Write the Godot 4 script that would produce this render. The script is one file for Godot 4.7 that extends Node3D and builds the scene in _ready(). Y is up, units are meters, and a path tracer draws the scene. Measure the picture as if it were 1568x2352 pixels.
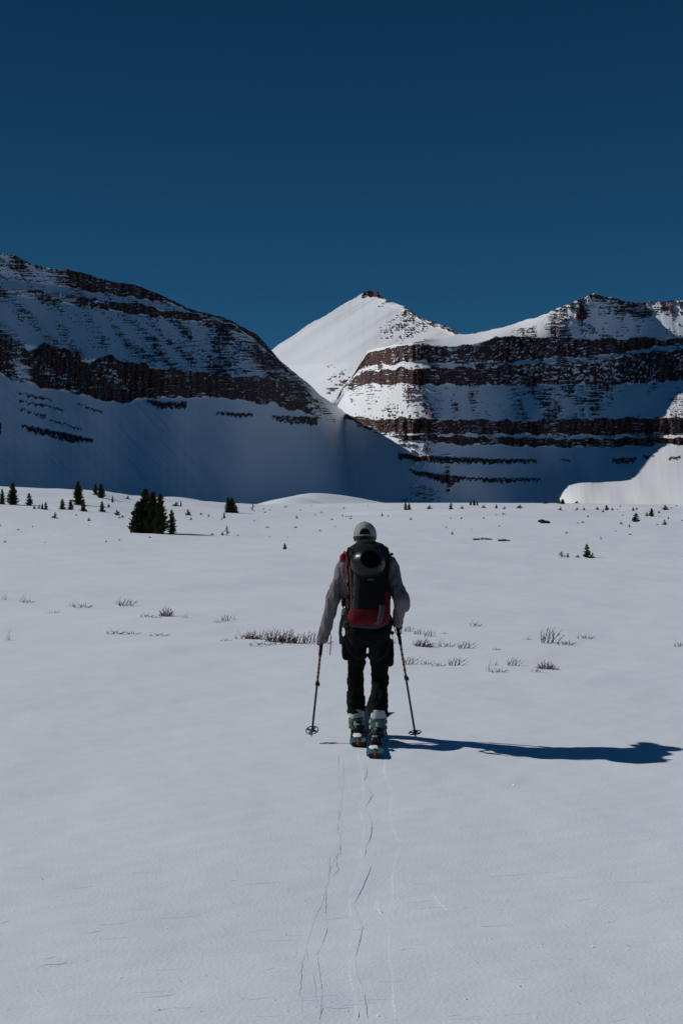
extends Node3D
# A ski tourer crosses a snowfield towards a banded mountain cirque. Units are metres, -z is ahead.

const EYE := 1.85            # camera height
const FOCAL := 2287.0        # focal length in survey units
const CX := 784.0
const HY := 1165.0           # survey height of the level horizon

var rng := RandomNumberGenerator.new()
var fine := FastNoiseLite.new()
var broad := FastNoiseLite.new()
var ridged := FastNoiseLite.new()
var taken := {}
var M := {}

# ---------------------------------------------------------------- helpers

func numbered(called: String) -> String:
	var n: int = taken.get(called, 0)
	taken[called] = n + 1
	return called if n == 0 else "%s_%03d" % [called, n]

func tag(o: Node, label: String, category: String, group := "", kind := "") -> void:
	if label: o.set_meta("label", label)
	if category: o.set_meta("category", category)
	if group: o.set_meta("group", group)
	if kind: o.set_meta("kind", kind)

func thing(called: String, label: String, category: String, where := Vector3.ZERO, group := "") -> Node3D:
	var o := Node3D.new()
	o.name = numbered(called)
	add_child(o, true)
	o.position = where
	tag(o, label, category, group)
	return o

func part(called: String, mesh: Mesh, mat: Material, parent: Node3D) -> MeshInstance3D:
	var o := MeshInstance3D.new()
	o.name = numbered(called) if parent == self else called
	o.mesh = mesh
	o.material_override = mat
	parent.add_child(o, true)
	return o

func paint(r: float, g: float, b: float, rough := 0.85, spec := 0.3) -> StandardMaterial3D:
	var m := StandardMaterial3D.new()
	m.albedo_color = Color(r, g, b).linear_to_srgb()
	m.roughness = rough
	m.metallic_specular = spec
	return m

func pt(x: float, h: float, d: float) -> Vector3:
	return Vector3(x, h, -d)

func sight(x: float, y: float, d: float) -> Vector3:      # a bearing and a distance to a place
	return Vector3((x - CX) / FOCAL * d, EYE + (HY - y) / FOCAL * d, -d)

func along(line: Array, x: float) -> float:               # piecewise linear
	var n := line.size()
	if x <= line[0].x: return line[0].y
	for i in range(1, n):
		if x <= line[i].x:
			var a: Vector2 = line[i - 1]
			var b: Vector2 = line[i]
			return lerpf(a.y, b.y, (x - a.x) / maxf(b.x - a.x, 0.001))
	return line[n - 1].y

func sm(a: float, b: float, x: float) -> float:
	return smoothstep(a, b, x)

func arrays_mesh(v: PackedVector3Array, n: PackedVector3Array, idx: PackedInt32Array, col = null, uv = null) -> ArrayMesh:
	var a := []
	a.resize(Mesh.ARRAY_MAX)
	a[Mesh.ARRAY_VERTEX] = v
	a[Mesh.ARRAY_NORMAL] = n
	a[Mesh.ARRAY_INDEX] = idx
	if col != null: a[Mesh.ARRAY_COLOR] = col
	if uv != null: a[Mesh.ARRAY_TEX_UV] = uv
	var m := ArrayMesh.new()
	m.add_surface_from_arrays(Mesh.PRIMITIVE_TRIANGLES, a)
	return m

func grid_mesh(v: PackedVector3Array, rows: int, cols: int, col = null, uv = null, sgn := 1.0) -> ArrayMesh:
	var n := PackedVector3Array()
	n.resize(v.size())
	for r in rows:
		for c in cols:
			var i := r * cols + c
			var a := v[r * cols + mini(c + 1, cols - 1)] - v[r * cols + maxi(c - 1, 0)]
			var b := v[mini(r + 1, rows - 1) * cols + c] - v[maxi(r - 1, 0) * cols + c]
			var k := a.cross(b).normalized()
			n[i] = k * sgn
	var idx := PackedInt32Array()
	idx.resize((rows - 1) * (cols - 1) * 6)
	var at := 0
	var flip := sgn > 0.0
	for r in rows - 1:
		for c in cols - 1:
			var i := r * cols + c
			if flip:
				idx[at] = i; idx[at + 1] = i + cols; idx[at + 2] = i + 1
				idx[at + 3] = i + 1; idx[at + 4] = i + cols; idx[at + 5] = i + cols + 1
			else:
				idx[at] = i; idx[at + 1] = i + 1; idx[at + 2] = i + cols
				idx[at + 3] = i + 1; idx[at + 4] = i + cols + 1; idx[at + 5] = i + cols
			at += 6
	return arrays_mesh(v, n, idx, col, uv)

func begin() -> SurfaceTool:
	var st := SurfaceTool.new()
	st.begin(Mesh.PRIMITIVE_TRIANGLES)
	return st

func done(st: SurfaceTool) -> ArrayMesh:
	return st.commit()

func tri(st: SurfaceTool, a: Vector3, b: Vector3, c: Vector3, na: Vector3, nb: Vector3, nc: Vector3) -> void:
	# front faces run clockwise seen from outside
	if (b - a).cross(c - a).dot(na + nb + nc) > 0.0:
		var t := b; b = c; c = t
		t = nb; nb = nc; nc = t
	st.set_normal(na); st.add_vertex(a)
	st.set_normal(nb); st.add_vertex(b)
	st.set_normal(nc); st.add_vertex(c)

func flat(st: SurfaceTool, a: Vector3, b: Vector3, c: Vector3) -> void:
	var n := (c - a).cross(b - a).normalized()
	st.set_normal(n); st.add_vertex(a)
	st.set_normal(n); st.add_vertex(b)
	st.set_normal(n); st.add_vertex(c)

func frame_of(dir: Vector3) -> Basis:                     # y along dir
	var y := dir.normalized()
	var x := (Vector3.RIGHT if absf(y.x) < 0.8 else Vector3.FORWARD)
	var z := x.cross(y).normalized()
	x = y.cross(z).normalized()
	return Basis(x, y, z)

func tube(st: SurfaceTool, pts: Array, radii: Array, sides := 8, wide := 1.0, across := Vector3.ZERO) -> void:
	# a swept tube; wide stretches it towards «across» (a strap)
	var n := pts.size()
	var rings := []
	var norms := []
	for i in n:
		var dir: Vector3 = (pts[mini(i + 1, n - 1)] - pts[maxi(i - 1, 0)]).normalized()
		var b := frame_of(dir)
		if across != Vector3.ZERO:
			var x := (across - dir * across.dot(dir)).normalized()
			b = Basis(x, dir, x.cross(dir).normalized())
		elif i > 0:
			var x: Vector3 = norms[i - 1][0]
			x = (x - dir * x.dot(dir)).normalized()
			b = Basis(x, dir, x.cross(dir))
		var ring := []
		var nn := []
		for s in sides:
			var a := TAU * s / sides
			var o := b.x * cos(a) * wide + b.z * sin(a)
			ring.append(pts[i] + o * radii[i])
			nn.append((b.x * cos(a) / wide + b.z * sin(a)).normalized())
		rings.append(ring)
		norms.append(nn)
	for i in n - 1:
		for s in sides:
			var t := (s + 1) % sides
			tri(st, rings[i][s], rings[i][t], rings[i + 1][s], norms[i][s], norms[i][t], norms[i + 1][s])
			tri(st, rings[i][t], rings[i + 1][t], rings[i + 1][s], norms[i][t], norms[i + 1][t], norms[i + 1][s])
	for e in [0, n - 1]:
		var dn: Vector3 = (pts[e] - pts[1 if e == 0 else n - 2]).normalized()
		for s in range(1, sides - 1):
			tri(st, rings[e][0], rings[e][s], rings[e][s + 1], dn, dn, dn)

func lathe(st: SurfaceTool, where: Vector3, axis: Vector3, profile: Array, sides := 16, squash := 1.0) -> void:
	# profile: Vector2(radius, height along the axis), from the bottom round the outside
	var b := frame_of(axis)
	var n := profile.size()
	for i in n - 1:
		var p: Vector2 = profile[i]
		var q: Vector2 = profile[i + 1]
		var pn: Vector2 = profile[maxi(i - 1, 0)]
		var qn: Vector2 = profile[mini(i + 2, n - 1)]
		var tp := (q - pn).normalized()
		var tq := (qn - p).normalized()
		for s in sides:
			var v := []
			var m := []
			for k in [[p, s, tp], [p, s + 1, tp], [q, s, tq], [q, s + 1, tq]]:
				var a: float = TAU * k[1] / sides
				var o: Vector3 = b.x * cos(a) + b.z * sin(a) * squash
				v.append(where + o * k[0].x + b.y * k[0].y)
				m.append(((b.x * cos(a) + b.z * sin(a) / squash) * k[2].y - b.y * k[2].x).normalized())
			if p.x > 1e-5: tri(st, v[0], v[1], v[2], m[0], m[1], m[2])
			if q.x > 1e-5: tri(st, v[1], v[3], v[2], m[1], m[3], m[2])

func spow(a: float, e: float) -> float:
	return signf(a) * pow(absf(a), e)

func lump(st: SurfaceTool, where: Vector3, half: Vector3, b := Basis(), e1 := 0.4, e2 := 0.4, nu := 24, nv := 14, rough := 0.0) -> void:
	# a superellipsoid: e 1 is an ellipsoid, small e a box with rounded edges
	var v := []
	var m := []
	for j in nv + 1:
		var la := -PI / 2 + PI * j / nv
		for i in nu + 1:
			var lo := TAU * i / nu
			var p := Vector3(spow(cos(la), e1) * spow(cos(lo), e2), spow(sin(la), e1), spow(cos(la), e1) * spow(sin(lo), e2))
			var q := Vector3(spow(cos(la), 2 - e1) * spow(cos(lo), 2 - e2) / half.x, spow(sin(la), 2 - e1) / half.y, spow(cos(la), 2 - e1) * spow(sin(lo), 2 - e2) / half.z)
			var w := p * half
			if rough > 0.0:
				var k := b * w + where
				w *= 1.0 + rough * (fine.get_noise_3d(k.x * 90, k.y * 60, k.z * 90) + 0.5 * fine.get_noise_3d(k.x * 260, k.y * 200, k.z * 260))
			v.append(where + b * w)
			m.append((b * q).normalized() if q.length() > 1e-6 else b.y * signf(sin(la)))
	for j in nv:
		for i in nu:
			var a := j * (nu + 1) + i
			var c := a + nu + 1
			if j > 0: tri(st, v[a], v[a + 1], v[c], m[a], m[a + 1], m[c])
			if j < nv - 1: tri(st, v[a + 1], v[c + 1], v[c], m[a + 1], m[c + 1], m[c])

# a field of distances that is meshed with surface nets
class Field:
	var lo: Vector3
	var cell: float
	var nx: int
	var ny: int
	var nz: int
	var f := PackedFloat32Array()

	func _init(a: Vector3, b: Vector3, size: float) -> void:
		lo = a
		cell = size
		nx = int((b.x - a.x) / size) + 2
		ny = int((b.y - a.y) / size) + 2
		nz = int((b.z - a.z) / size) + 2
		f.resize(nx * ny * nz)
		f.fill(1.0)

	func bone(a: Vector3, b: Vector3, ra: float, rb: float, k := 0.03, flatten := Vector3.ONE) -> void:
		# a tapered capsule, joined smoothly; flatten squeezes it about its own middle
		var r := maxf(ra, rb)
		var reach := r * maxf(1.0, maxf(flatten.x, maxf(flatten.y, flatten.z))) + k + cell * 2.0
		var l := (a.min(b) - Vector3.ONE * reach - lo) / cell
		var h := (a.max(b) + Vector3.ONE * reach - lo) / cell
		var inv := Vector3.ONE / flatten
		var mid := (a + b) * 0.5
		var a2 := mid + (a - mid) * inv
		var d := (b - a) * inv
		var dd := maxf(d.dot(d), 1e-9)
		for z in range(maxi(0, int(l.z)), mini(nz, int(h.z) + 2)):
			for y in range(maxi(0, int(l.y)), mini(ny, int(h.y) + 2)):
				var i := (z * ny + y) * nx
				for x in range(maxi(0, int(l.x)), mini(nx, int(h.x) + 2)):
					var p := mid + (lo + Vector3(x, y, z) * cell - mid) * inv - a2
					var t := clampf(p.dot(d) / dd, 0.0, 1.0)
					var s := (p - d * t).length() - lerpf(ra, rb, t)
					var o := f[i + x]
					var e := maxf(k - absf(o - s), 0.0) / k
					f[i + x] = minf(o, s) - e * e * k * 0.25

	func wrinkle(noise: FastNoiseLite, amount: float, scale: Vector3, from := -1e9, to := 1e9) -> void:
		for z in nz:
			for y in ny:
				var h := lo.y + y * cell
				if h < from or h > to: continue
				var i := (z * ny + y) * nx
				for x in nx:
					if absf(f[i + x]) < 0.04:
						var p := (lo + Vector3(x, y, z) * cell) * scale
						f[i + x] += amount * noise.get_noise_3d(p.x, p.y, p.z)

	func cut_below(h: float) -> void:
		for z in nz:
			for y in ny:
				var q := h - (lo.y + y * cell)
				var i := (z * ny + y) * nx
				for x in nx:
					f[i + x] = maxf(f[i + x], q)

	func mesh_into(v: PackedVector3Array, n: PackedVector3Array, idx: PackedInt32Array) -> void:
		var first := v.size()
		var at := PackedInt32Array()
		at.resize(nx * ny * nz)
		at.fill(-1)
		var sx := 1
		var sy := nx
		var sz := nx * ny
		var corner := [0, sx, sy, sx + sy, sz, sx + sz, sy + sz, sx + sy + sz]
		var edges := [[0, 1], [2, 3], [4, 5], [6, 7], [0, 2], [1, 3], [4, 6], [5, 7], [0, 4], [1, 5], [2, 6], [3, 7]]
		for z in nz - 1:
			for y in ny - 1:
				var row := (z * ny + y) * nx
				for x in nx - 1:
					var i := row + x
					var s := f[i] < 0.0
					if s == (f[i + 1] < 0.0) and s == (f[i + sy] < 0.0) and s == (f[i + sy + 1] < 0.0) and s == (f[i + sz] < 0.0) and s == (f[i + sz + 1] < 0.0) and s == (f[i + sz + sy] < 0.0) and s == (f[i + sz + sy + 1] < 0.0):
						continue
					var sum := Vector3.ZERO
					var count := 0
					for e in edges:
						var fa := f[i + corner[e[0]]]
						var fb := f[i + corner[e[1]]]
						if (fa < 0.0) != (fb < 0.0):
							var t := fa / (fa - fb)
							var ca := Vector3(e[0] & 1, (e[0] >> 1) & 1, e[0] >> 2)
							var cb := Vector3(e[1] & 1, (e[1] >> 1) & 1, e[1] >> 2)
							sum += ca.lerp(cb, t)
							count += 1
					at[i] = v.size()
					v.append(lo + (Vector3(x, y, z) + sum / count) * cell)
					var g := Vector3(f[i + 1] + f[i + 1 + sy] + f[i + 1 + sz] + f[i + 1 + sy + sz] - f[i] - f[i + sy] - f[i + sz] - f[i + sy + sz],
						f[i + sy] + f[i + sy + 1] + f[i + sy + sz] + f[i + sy + sz + 1] - f[i] - f[i + 1] - f[i + sz] - f[i + 1 + sz],
						f[i + sz] + f[i + sz + 1] + f[i + sz + sy] + f[i + sz + sy + 1] - f[i] - f[i + 1] - f[i + sy] - f[i + sy + 1])
					n.append(g.normalized())
		for z in range(1, nz - 1):
			for y in range(1, ny - 1):
				for x in range(1, nx - 1):
					var i := (z * ny + y) * nx + x
					var s := f[i] < 0.0
					if s != (f[i + sx] < 0.0): quad(at[i], at[i - sy], at[i - sy - sz], at[i - sz], s, v, idx)
					if s != (f[i + sy] < 0.0): quad(at[i], at[i - sz], at[i - sz - sx], at[i - sx], s, v, idx)
					if s != (f[i + sz] < 0.0): quad(at[i], at[i - sx], at[i - sx - sy], at[i - sy], s, v, idx)

	func quad(a: int, b: int, c: int, d: int, s: bool, v: PackedVector3Array, idx: PackedInt32Array) -> void:
		if a < 0 or b < 0 or c < 0 or d < 0: return
		if s:
			idx.append_array(PackedInt32Array([a, c, b, a, d, c]))
		else:
			idx.append_array(PackedInt32Array([a, b, c, a, c, d]))

func field_mesh(fields: Array) -> ArrayMesh:
	var v := PackedVector3Array()
	var n := PackedVector3Array()
	var idx := PackedInt32Array()
	for f in fields:
		var fv := PackedVector3Array()
		var fn := PackedVector3Array()
		var fi := PackedInt32Array()
		f.mesh_into(fv, fn, fi)
		var first := v.size()
		v.append_array(fv)
		n.append_array(fn)
		for k in fi.size():
			fi[k] += first
		idx.append_array(fi)
	return arrays_mesh(v, n, idx)

# ---------------------------------------------------------------- the scene

func _ready() -> void:
	rng.seed = 20240211
	var cam := Camera3D.new()
	cam.name = "camera"
	cam.position = Vector3(0, EYE, 0)
	cam.rotation_degrees = Vector3(-0.276, 0, 0)
	cam.keep_aspect = Camera3D.KEEP_HEIGHT
	cam.fov = 54.42
	cam.near = 0.1
	cam.far = 9000.0
	add_child(cam)
	cam.current = true

	var sky := ProceduralSkyMaterial.new()
	sky.sky_top_color = Color(0.0020, 0.0208, 0.0610).linear_to_srgb()
	sky.sky_horizon_color = Color(0.027, 0.138, 0.285).linear_to_srgb()
	sky.sky_curve = 0.15
	sky.sky_energy_multiplier = 1.0
	sky.ground_horizon_color = Color(0.027, 0.138, 0.285).linear_to_srgb()
	sky.ground_bottom_color = Color(0.20, 0.22, 0.26).linear_to_srgb()
	sky.ground_curve = 0.1
	var env := Environment.new()
	env.background_mode = Environment.BG_SKY
	env.sky = Sky.new()
	env.sky.sky_material = sky
	env.tonemap_mode = Environment.TONE_MAPPER_LINEAR
	env.tonemap_exposure = 1.0
	env.sdfgi_enabled = true
	env.ssao_enabled = true
	env.ssil_enabled = true
	var we := WorldEnvironment.new()
	we.name = "world_environment"
	we.environment = env
	add_child(we)

	var sun := DirectionalLight3D.new()
	sun.name = "sun"
	sun.light_color = Color(1.0, 0.992, 0.975)
	sun.light_energy = 0.83
	sun.light_angular_distance = 0.5
	sun.shadow_enabled = true
	sun.sky_mode = DirectionalLight3D.SKY_MODE_LIGHT_ONLY
	var travel := Vector3(0.970 * 0.819, -0.574, 0.242 * 0.819)
	sun.look_at_from_position(Vector3.ZERO, travel, Vector3.UP)
	add_child(sun)

	fine.seed = 7
	fine.noise_type = FastNoiseLite.TYPE_SIMPLEX
	fine.fractal_type = FastNoiseLite.FRACTAL_NONE
	fine.frequency = 1.0
	broad.seed = 11
	broad.noise_type = FastNoiseLite.TYPE_SIMPLEX
	broad.fractal_type = FastNoiseLite.FRACTAL_FBM
	broad.fractal_octaves = 4
	broad.frequency = 1.0
	ridged.seed = 5
	ridged.noise_type = FastNoiseLite.TYPE_SIMPLEX
	ridged.fractal_type = FastNoiseLite.FRACTAL_RIDGED
	ridged.fractal_octaves = 3
	ridged.frequency = 1.0

	materials()
	mountains()
	snowfield()
	snow_marks()
	trees()
	shrubs()
	skier()

func materials() -> void:
	var snow := paint(0.832, 0.872, 0.935, 0.75, 0.35)
	snow.normal_enabled = true
	snow.normal_texture = snow_relief()
	snow.normal_scale = 0.42
	M.snow = snow
	M.snow_plain = paint(0.832, 0.872, 0.935, 0.8, 0.3)
	var hill := paint(1, 1, 1, 0.88, 0.25)
	hill.vertex_color_use_as_albedo = true
	M.hill = hill
	M.bark = paint(0.07, 0.05, 0.038, 0.95, 0.2)
	var needles := paint(1, 1, 1, 0.85, 0.25)
	needles.vertex_color_use_as_albedo = true
	needles.cull_mode = BaseMaterial3D.CULL_DISABLED
	needles.backlight_enabled = true
	needles.backlight = Color(0.12, 0.14, 0.05)
	M.needles = needles
	var twig := paint(1, 1, 1, 0.9, 0.2)
	twig.vertex_color_use_as_albedo = true
	M.twig = twig

func snow_relief() -> ImageTexture:
	# wind-packed grain with short hard streaks across the wind, 3 m to a side
	var size := 1024
	var a := FastNoiseLite.new()
	a.seed = 3
	a.frequency = 0.11
	a.fractal_type = FastNoiseLite.FRACTAL_FBM
	a.fractal_octaves = 3
	var grain := a.get_seamless_image(size, size)
	grain.convert(Image.FORMAT_RF)
	var b := FastNoiseLite.new()
	b.seed = 8
	b.frequency = 0.02
	b.fractal_octaves = 3
	var drift := b.get_seamless_image(size, size)
	drift.convert(Image.FORMAT_RF)
	var g := grain.get_data().to_float32_array()
	var d := drift.get_data().to_float32_array()
	for i in g.size():
		g[i] = g[i] * 0.075 + d[i] * 0.05
	var r := RandomNumberGenerator.new()
	r.seed = 77
	for k in 150:
		# a streak is a little bank that drops away from the light
		var cx := r.randi_range(0, size - 1)
		var cy := r.randi_range(0, size - 1)
		var l := r.randi_range(14, 70)
		var w := r.randf_range(1.6, 4.0)
		var deep := r.randf_range(0.04, 0.16)
		var slant := r.randf_range(-0.12, 0.08)
		for x in range(-l, l + 1):
			var fade := 1.0 - absf(float(x) / l)
			for y in range(-8, 9):
				var q := y - x * slant
				if absf(q) > w * 2.5: continue
				var i := posmod(cy + y, size) * size + posmod(cx + x, size)
				g[i] -= deep * sqrt(fade) * exp(-q * q / (w * w))
	var im := Image.create_from_data(size, size, false, Image.FORMAT_RF, g.to_byte_array())
	im.convert(Image.FORMAT_RGBA8)
	im.bump_map_to_normal_map(9.0)
	return ImageTexture.create_from_image(im)

# ---------------------------------------------------------------- snowfield

const CREST := [Vector2(-400, 1100), Vector2(-100, 1114), Vector2(0, 1117), Vector2(160, 1123), Vector2(240, 1127), Vector2(300, 1137), Vector2(420, 1147), Vector2(520, 1156), Vector2(600, 1161), Vector2(700, 1161), Vector2(840, 1158), Vector2(1100, 1156), Vector2(1300, 1156), Vector2(1568, 1159), Vector2(1900, 1161)]

func bearing(x: float, d: float) -> float:
	return CX + FOCAL * x / maxf(d, 1.0)

func hill(x: float, d: float, at: Vector2, size: Vector2, tall: float) -> float:
	var u := (x - at.x) / size.x
	var w := (d - at.y) / size.y
	return tall * exp(-u * u - w * w)

func ground(x: float, d: float) -> float:
	var h := 0.0
	if d > 45.0:
		var bx := clampf(bearing(x, d), -500.0, 2000.0)
		var cd := lerpf(240.0, 330.0, sm(0.0, 900.0, bx))
		var top := EYE + (HY - along(CREST, bx)) / FOCAL * cd
		var t := clampf((d - 45.0) / (cd - 45.0), 0.0, 1.0)
		if d <= cd:
			h = top * (0.35 * t + 0.65 * t * t)
		else:
			h = maxf(top - (d - cd) * 0.035, minf(top, 1.0))
		h += broad.get_noise_2d(x * 0.012 + 40.0, d * 0.012) * 1.2 * sm(60, 200, d) * (1.0 - sm(cd * 0.8, cd, d))
		# banks beyond the crest that still catch the sun
		h += hill(x, d, Vector2(-21, 552), Vector2(17, 40), 6.0) + hill(x, d, Vector2(0, 568), Vector2(21, 42), 6.2) + hill(x, d, Vector2(24, 590), Vector2(20, 40), 2.2) + hill(x, d, Vector2(-38, 530), Vector2(12, 30), 2.6)
		h += hill(x, d, Vector2(-62, 370), Vector2(17, 30), 4.6) + hill(x, d, Vector2(-20, 430), Vector2(16, 25), 5.0)
		h += hill(x, d, Vector2(-10, 320), Vector2(60, 30), 0.5)
	# near: packed snow with low drifts
	var near := 1.0 - sm(60, 140, d)
	if near > 0.0:
		h += near * (broad.get_noise_2d(x * 0.22, d * 0.30) * 0.022 + fine.get_noise_2d(x * 1.1, d * 1.9) * 0.0015)
		h += fine.get_noise_2d(x * 3.0 + 9.0, d * 6.5) * 0.0012 * (1.0 - sm(9, 16, d))
		h += near * broad.get_noise_2d(x * 0.045 + 3.0, d * 0.06) * 0.08 * sm(9, 16, d)
	h += hill(x, d, Vector2(-1.55, 13.0), Vector2(1.5, 0.35), 0.055) + hill(x, d, Vector2(1.6, 12.4), Vector2(1.9, 0.5), 0.03)
	return h

func landing(x: float, y: float) -> Vector3:              # where a line of sight meets the snow
	var d := 3.0
	var end := lerpf(238.0, 328.0, sm(0.0, 900.0, x))
	while d < end:
		var px := (x - CX) / FOCAL * d
		if HY + (EYE - ground(px, d)) / d * FOCAL <= y: break
		d *= 1.006
	d = minf(d, end)
	var gx := (x - CX) / FOCAL * d
	return Vector3(gx, ground(gx, d), -d)

func snowfield() -> void:
	var deep := PackedFloat32Array()
	var d := -60.0
	while d < 1.6:
		deep.append(d)
		d += 4.0 if d < -8.0 else 0.8
	d = 1.8
	while d < 4200.0:
		deep.append(d)
		d += clampf(d * d * 0.0006, 0.006, 5.0) if d < 760.0 else (14.0 if d < 1500.0 else 120.0)
	var across := PackedFloat32Array()
	for k in 14: across.append(-1.25 - 5.0 * pow((14.0 - k) / 14.0, 2.0))
	for k in 401: across.append(-1.25 + 2.5 * k / 400.0)
	for k in 14: across.append(1.25 + 5.0 * pow((k + 1) / 14.0, 2.0))
	var rows := deep.size()
	var cols := across.size()
	var v := PackedVector3Array()
	var uv := PackedVector2Array()
	v.resize(rows * cols)
	uv.resize(rows * cols)
	for r in rows:
		var dd := deep[r]
		var half := maxf(dd, 3.0) * 0.343
		if dd < 3.0: half += (3.0 - dd) * 0.2
		for c in cols:
			var x := across[c] * half
			v[r * cols + c] = Vector3(x, ground(x, dd), -dd)
			uv[r * cols + c] = Vector2(x / 3.0, -dd / 3.0)
	var o := part("snow_ground", grid_mesh(v, rows, cols, null, uv, 1.0), M.snow, self)
	tag(o, "wide wind-packed snow plain running from the foreground to the foot of the mountains", "snow", "", "structure")

# ---------------------------------------------------------------- mountains

const SNOW := Color(0.86, 0.875, 0.90)
const ROCK := Color(0.074, 0.037, 0.037)
const ROCK_PALE := Color(0.125, 0.073, 0.062)
const ROCK_DARK := Color(0.030, 0.022, 0.027)

func soft(line: Array, x: float, w: float) -> float:      # the same line with its corners rounded
	var s := 0.0
	for k in range(-4, 5): s += along(line, x + w * k / 4.0) * (5 - absi(k))
	return s / 25.0

func in_band(band: Array, x: float, y: float) -> bool:
	# band: [upper edge, lower edge], each a line; ragged ends
	var top: Array = band[0]
	var low: Array = band[1]
	if x < top[0].x or x > top[top.size() - 1].x: return false
	var n := fine.get_noise_2d(x * 0.09, 3.0) * 2.5 + fine.get_noise_2d(x * 0.3, 9.0) * 1.5
	return y > along(top, x) + n * 0.6 and y < along(low, x) + n * 1.3

func massif(called: String, label: String, x0: float, x1: float, step: float, levels: Array, kinds: Array, bands: Array, place: Callable, seed_at: float, skew: float, flutes: float, round_off: float) -> void:
	# levels: survey lines from the ridge down; kinds: per interval [rows, rock share 0..1 or a line of it along x]
	# place(column x, heights of the levels) gives the distance of each level
	var xs := PackedFloat32Array()
	var xx := x0
	while xx < x1:
		xs.append(xx)
		xx += 14.0 if xx < -80.0 else step
	var cols := xs.size()
	var rows := 2
	for k in kinds: rows += k[0]
	rows += 1
	var v := PackedVector3Array()
	var col := PackedColorArray()
	v.resize(rows * cols)
	col.resize(rows * cols)
	for c in cols:
		var x := xs[c]
		var ys := PackedFloat32Array()
		var lay := PackedFloat32Array()              # the even lie of the land, without the ragged edges
		for l in levels.size():
			lay.append(soft(levels[l], x, round_off))
		for l in range(1, lay.size()): lay[l] = maxf(lay[l], lay[l - 1] + 0.4)
		for l in levels.size():
			var ragged := broad.get_noise_2d(x * 0.022, seed_at + l * 7.0) * 6.0 + fine.get_noise_2d(x * 0.21, seed_at + l * 5.0) * 0.9
			if l == 0: ragged *= 0.4
			if l >= levels.size() - 2: ragged = 0.0
			ys.append(along(levels[l], x) + ragged)
		for l in range(1, ys.size()): ys[l] = maxf(ys[l], ys[l - 1] + 0.4)
		var ds: PackedFloat32Array = place.call(x, lay)
		# the far side
		var ridge := sight(x, ys[0], ds[0])
		v[c] = sight(x, ys[0], ds[0]) * Vector3(1.5, 1, 1.5) + Vector3(0, -ridge.y - 30.0, 0)
		v[cols + c] = sight(x, ys[0], ds[0]) * Vector3(1.08, 1, 1.08) + Vector3(0, -ridge.y * 0.3, 0)
		col[c] = SNOW
		col[cols + c] = SNOW
		var r := 2
		var slot := 0
		for k in kinds.size():
			var n: int = kinds[k][0]
			var share: float = along(kinds[k][1], x) if kinds[k][1] is Array else kinds[k][1]
			for j in (n + 1 if k == kinds.size() - 1 else n):
				var t := float(j) / n
				var y := lerpf(ys[k], ys[k + 1], t)
				while slot < lay.size() - 2 and y > lay[slot + 1]: slot += 1
				while slot > 0 and y < lay[slot]: slot -= 1
				var d := lerpf(ds[slot], ds[slot + 1], clampf((y - lay[slot]) / (lay[slot + 1] - lay[slot]), -1.2, 1.0))
				var rock := 0.0
				var part_of := share + (0.22 * broad.get_noise_2d(x * 0.05, y * 0.09 + seed_at) if share > 0.3 and share < 0.94 else 0.0)
				var strata := fine.get_noise_2d(x * 0.012 + seed_at, y * 0.27) * 0.55 + fine.get_noise_2d(x * 0.04, y * 0.42 + seed_at) * 0.3 + fine.get_noise_2d(x * 0.13, y * 0.5 + seed_at) * 0.3
				var patch := broad.get_noise_2d((x - y * skew) * 0.017 + seed_at, y * 0.007) * 1.1
				var ledge := fine.get_noise_2d(x * 0.021 + seed_at, y * 0.33) * 0.65 + fine.get_noise_2d(x * 0.05, y * 0.2 + seed_at) * 0.35
				var pier := broad.get_noise_2d(x * 0.06 + seed_at, y * 0.010)
				if part_of > 0.85:
					rock = 1.0
					if ledge + patch * 0.5 > 0.74: rock = 0.1
					elif fine.get_noise_2d(x * 0.007 + seed_at * 2.0, y * 0.42) + pier * 0.3 > 0.86: rock = 0.45
				elif share > 0.08:
					if strata * 0.85 + patch * 0.7 + pier * 0.1 > 0.72 - part_of * 1.0: rock = 1.0
				for b in bands:
					if in_band(b, x, y) and strata < 0.62: rock = 1.0
				if rock > 0.5:
					d -= d * (0.0016 + 0.0016 * strata) + d * 0.0028 * (pier + 0.6 * fine.get_noise_2d(x * 0.05, seed_at))
				else:
					d += d * (0.0014 * flutes * broad.get_noise_2d((x - y * skew) * 0.045, y * 0.006 + seed_at) + 0.0042 * maxf(flutes, 0.7) * fine.get_noise_2d((x - y * skew) * 0.011, y * 0.008 + seed_at))
				var i := r * cols + c
				v[i] = sight(x, y, d)
				var tone := broad.get_noise_2d(x * 0.06, y * 0.22 + seed_at)
				var stone := ROCK.lerp(ROCK_PALE, clampf(tone * 1.1 + 0.25, 0.0, 1.0)).lerp(ROCK_DARK, clampf(-tone * 1.3 + pier * 0.4, 0.0, 0.9))
				col[i] = SNOW.lerp(stone, rock)
				r += 1
	var o := part(called, grid_mesh(v, rows, cols, col, null, -1.0), M.hill, self)
	tag(o, label, "mountain", "", "structure")

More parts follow.
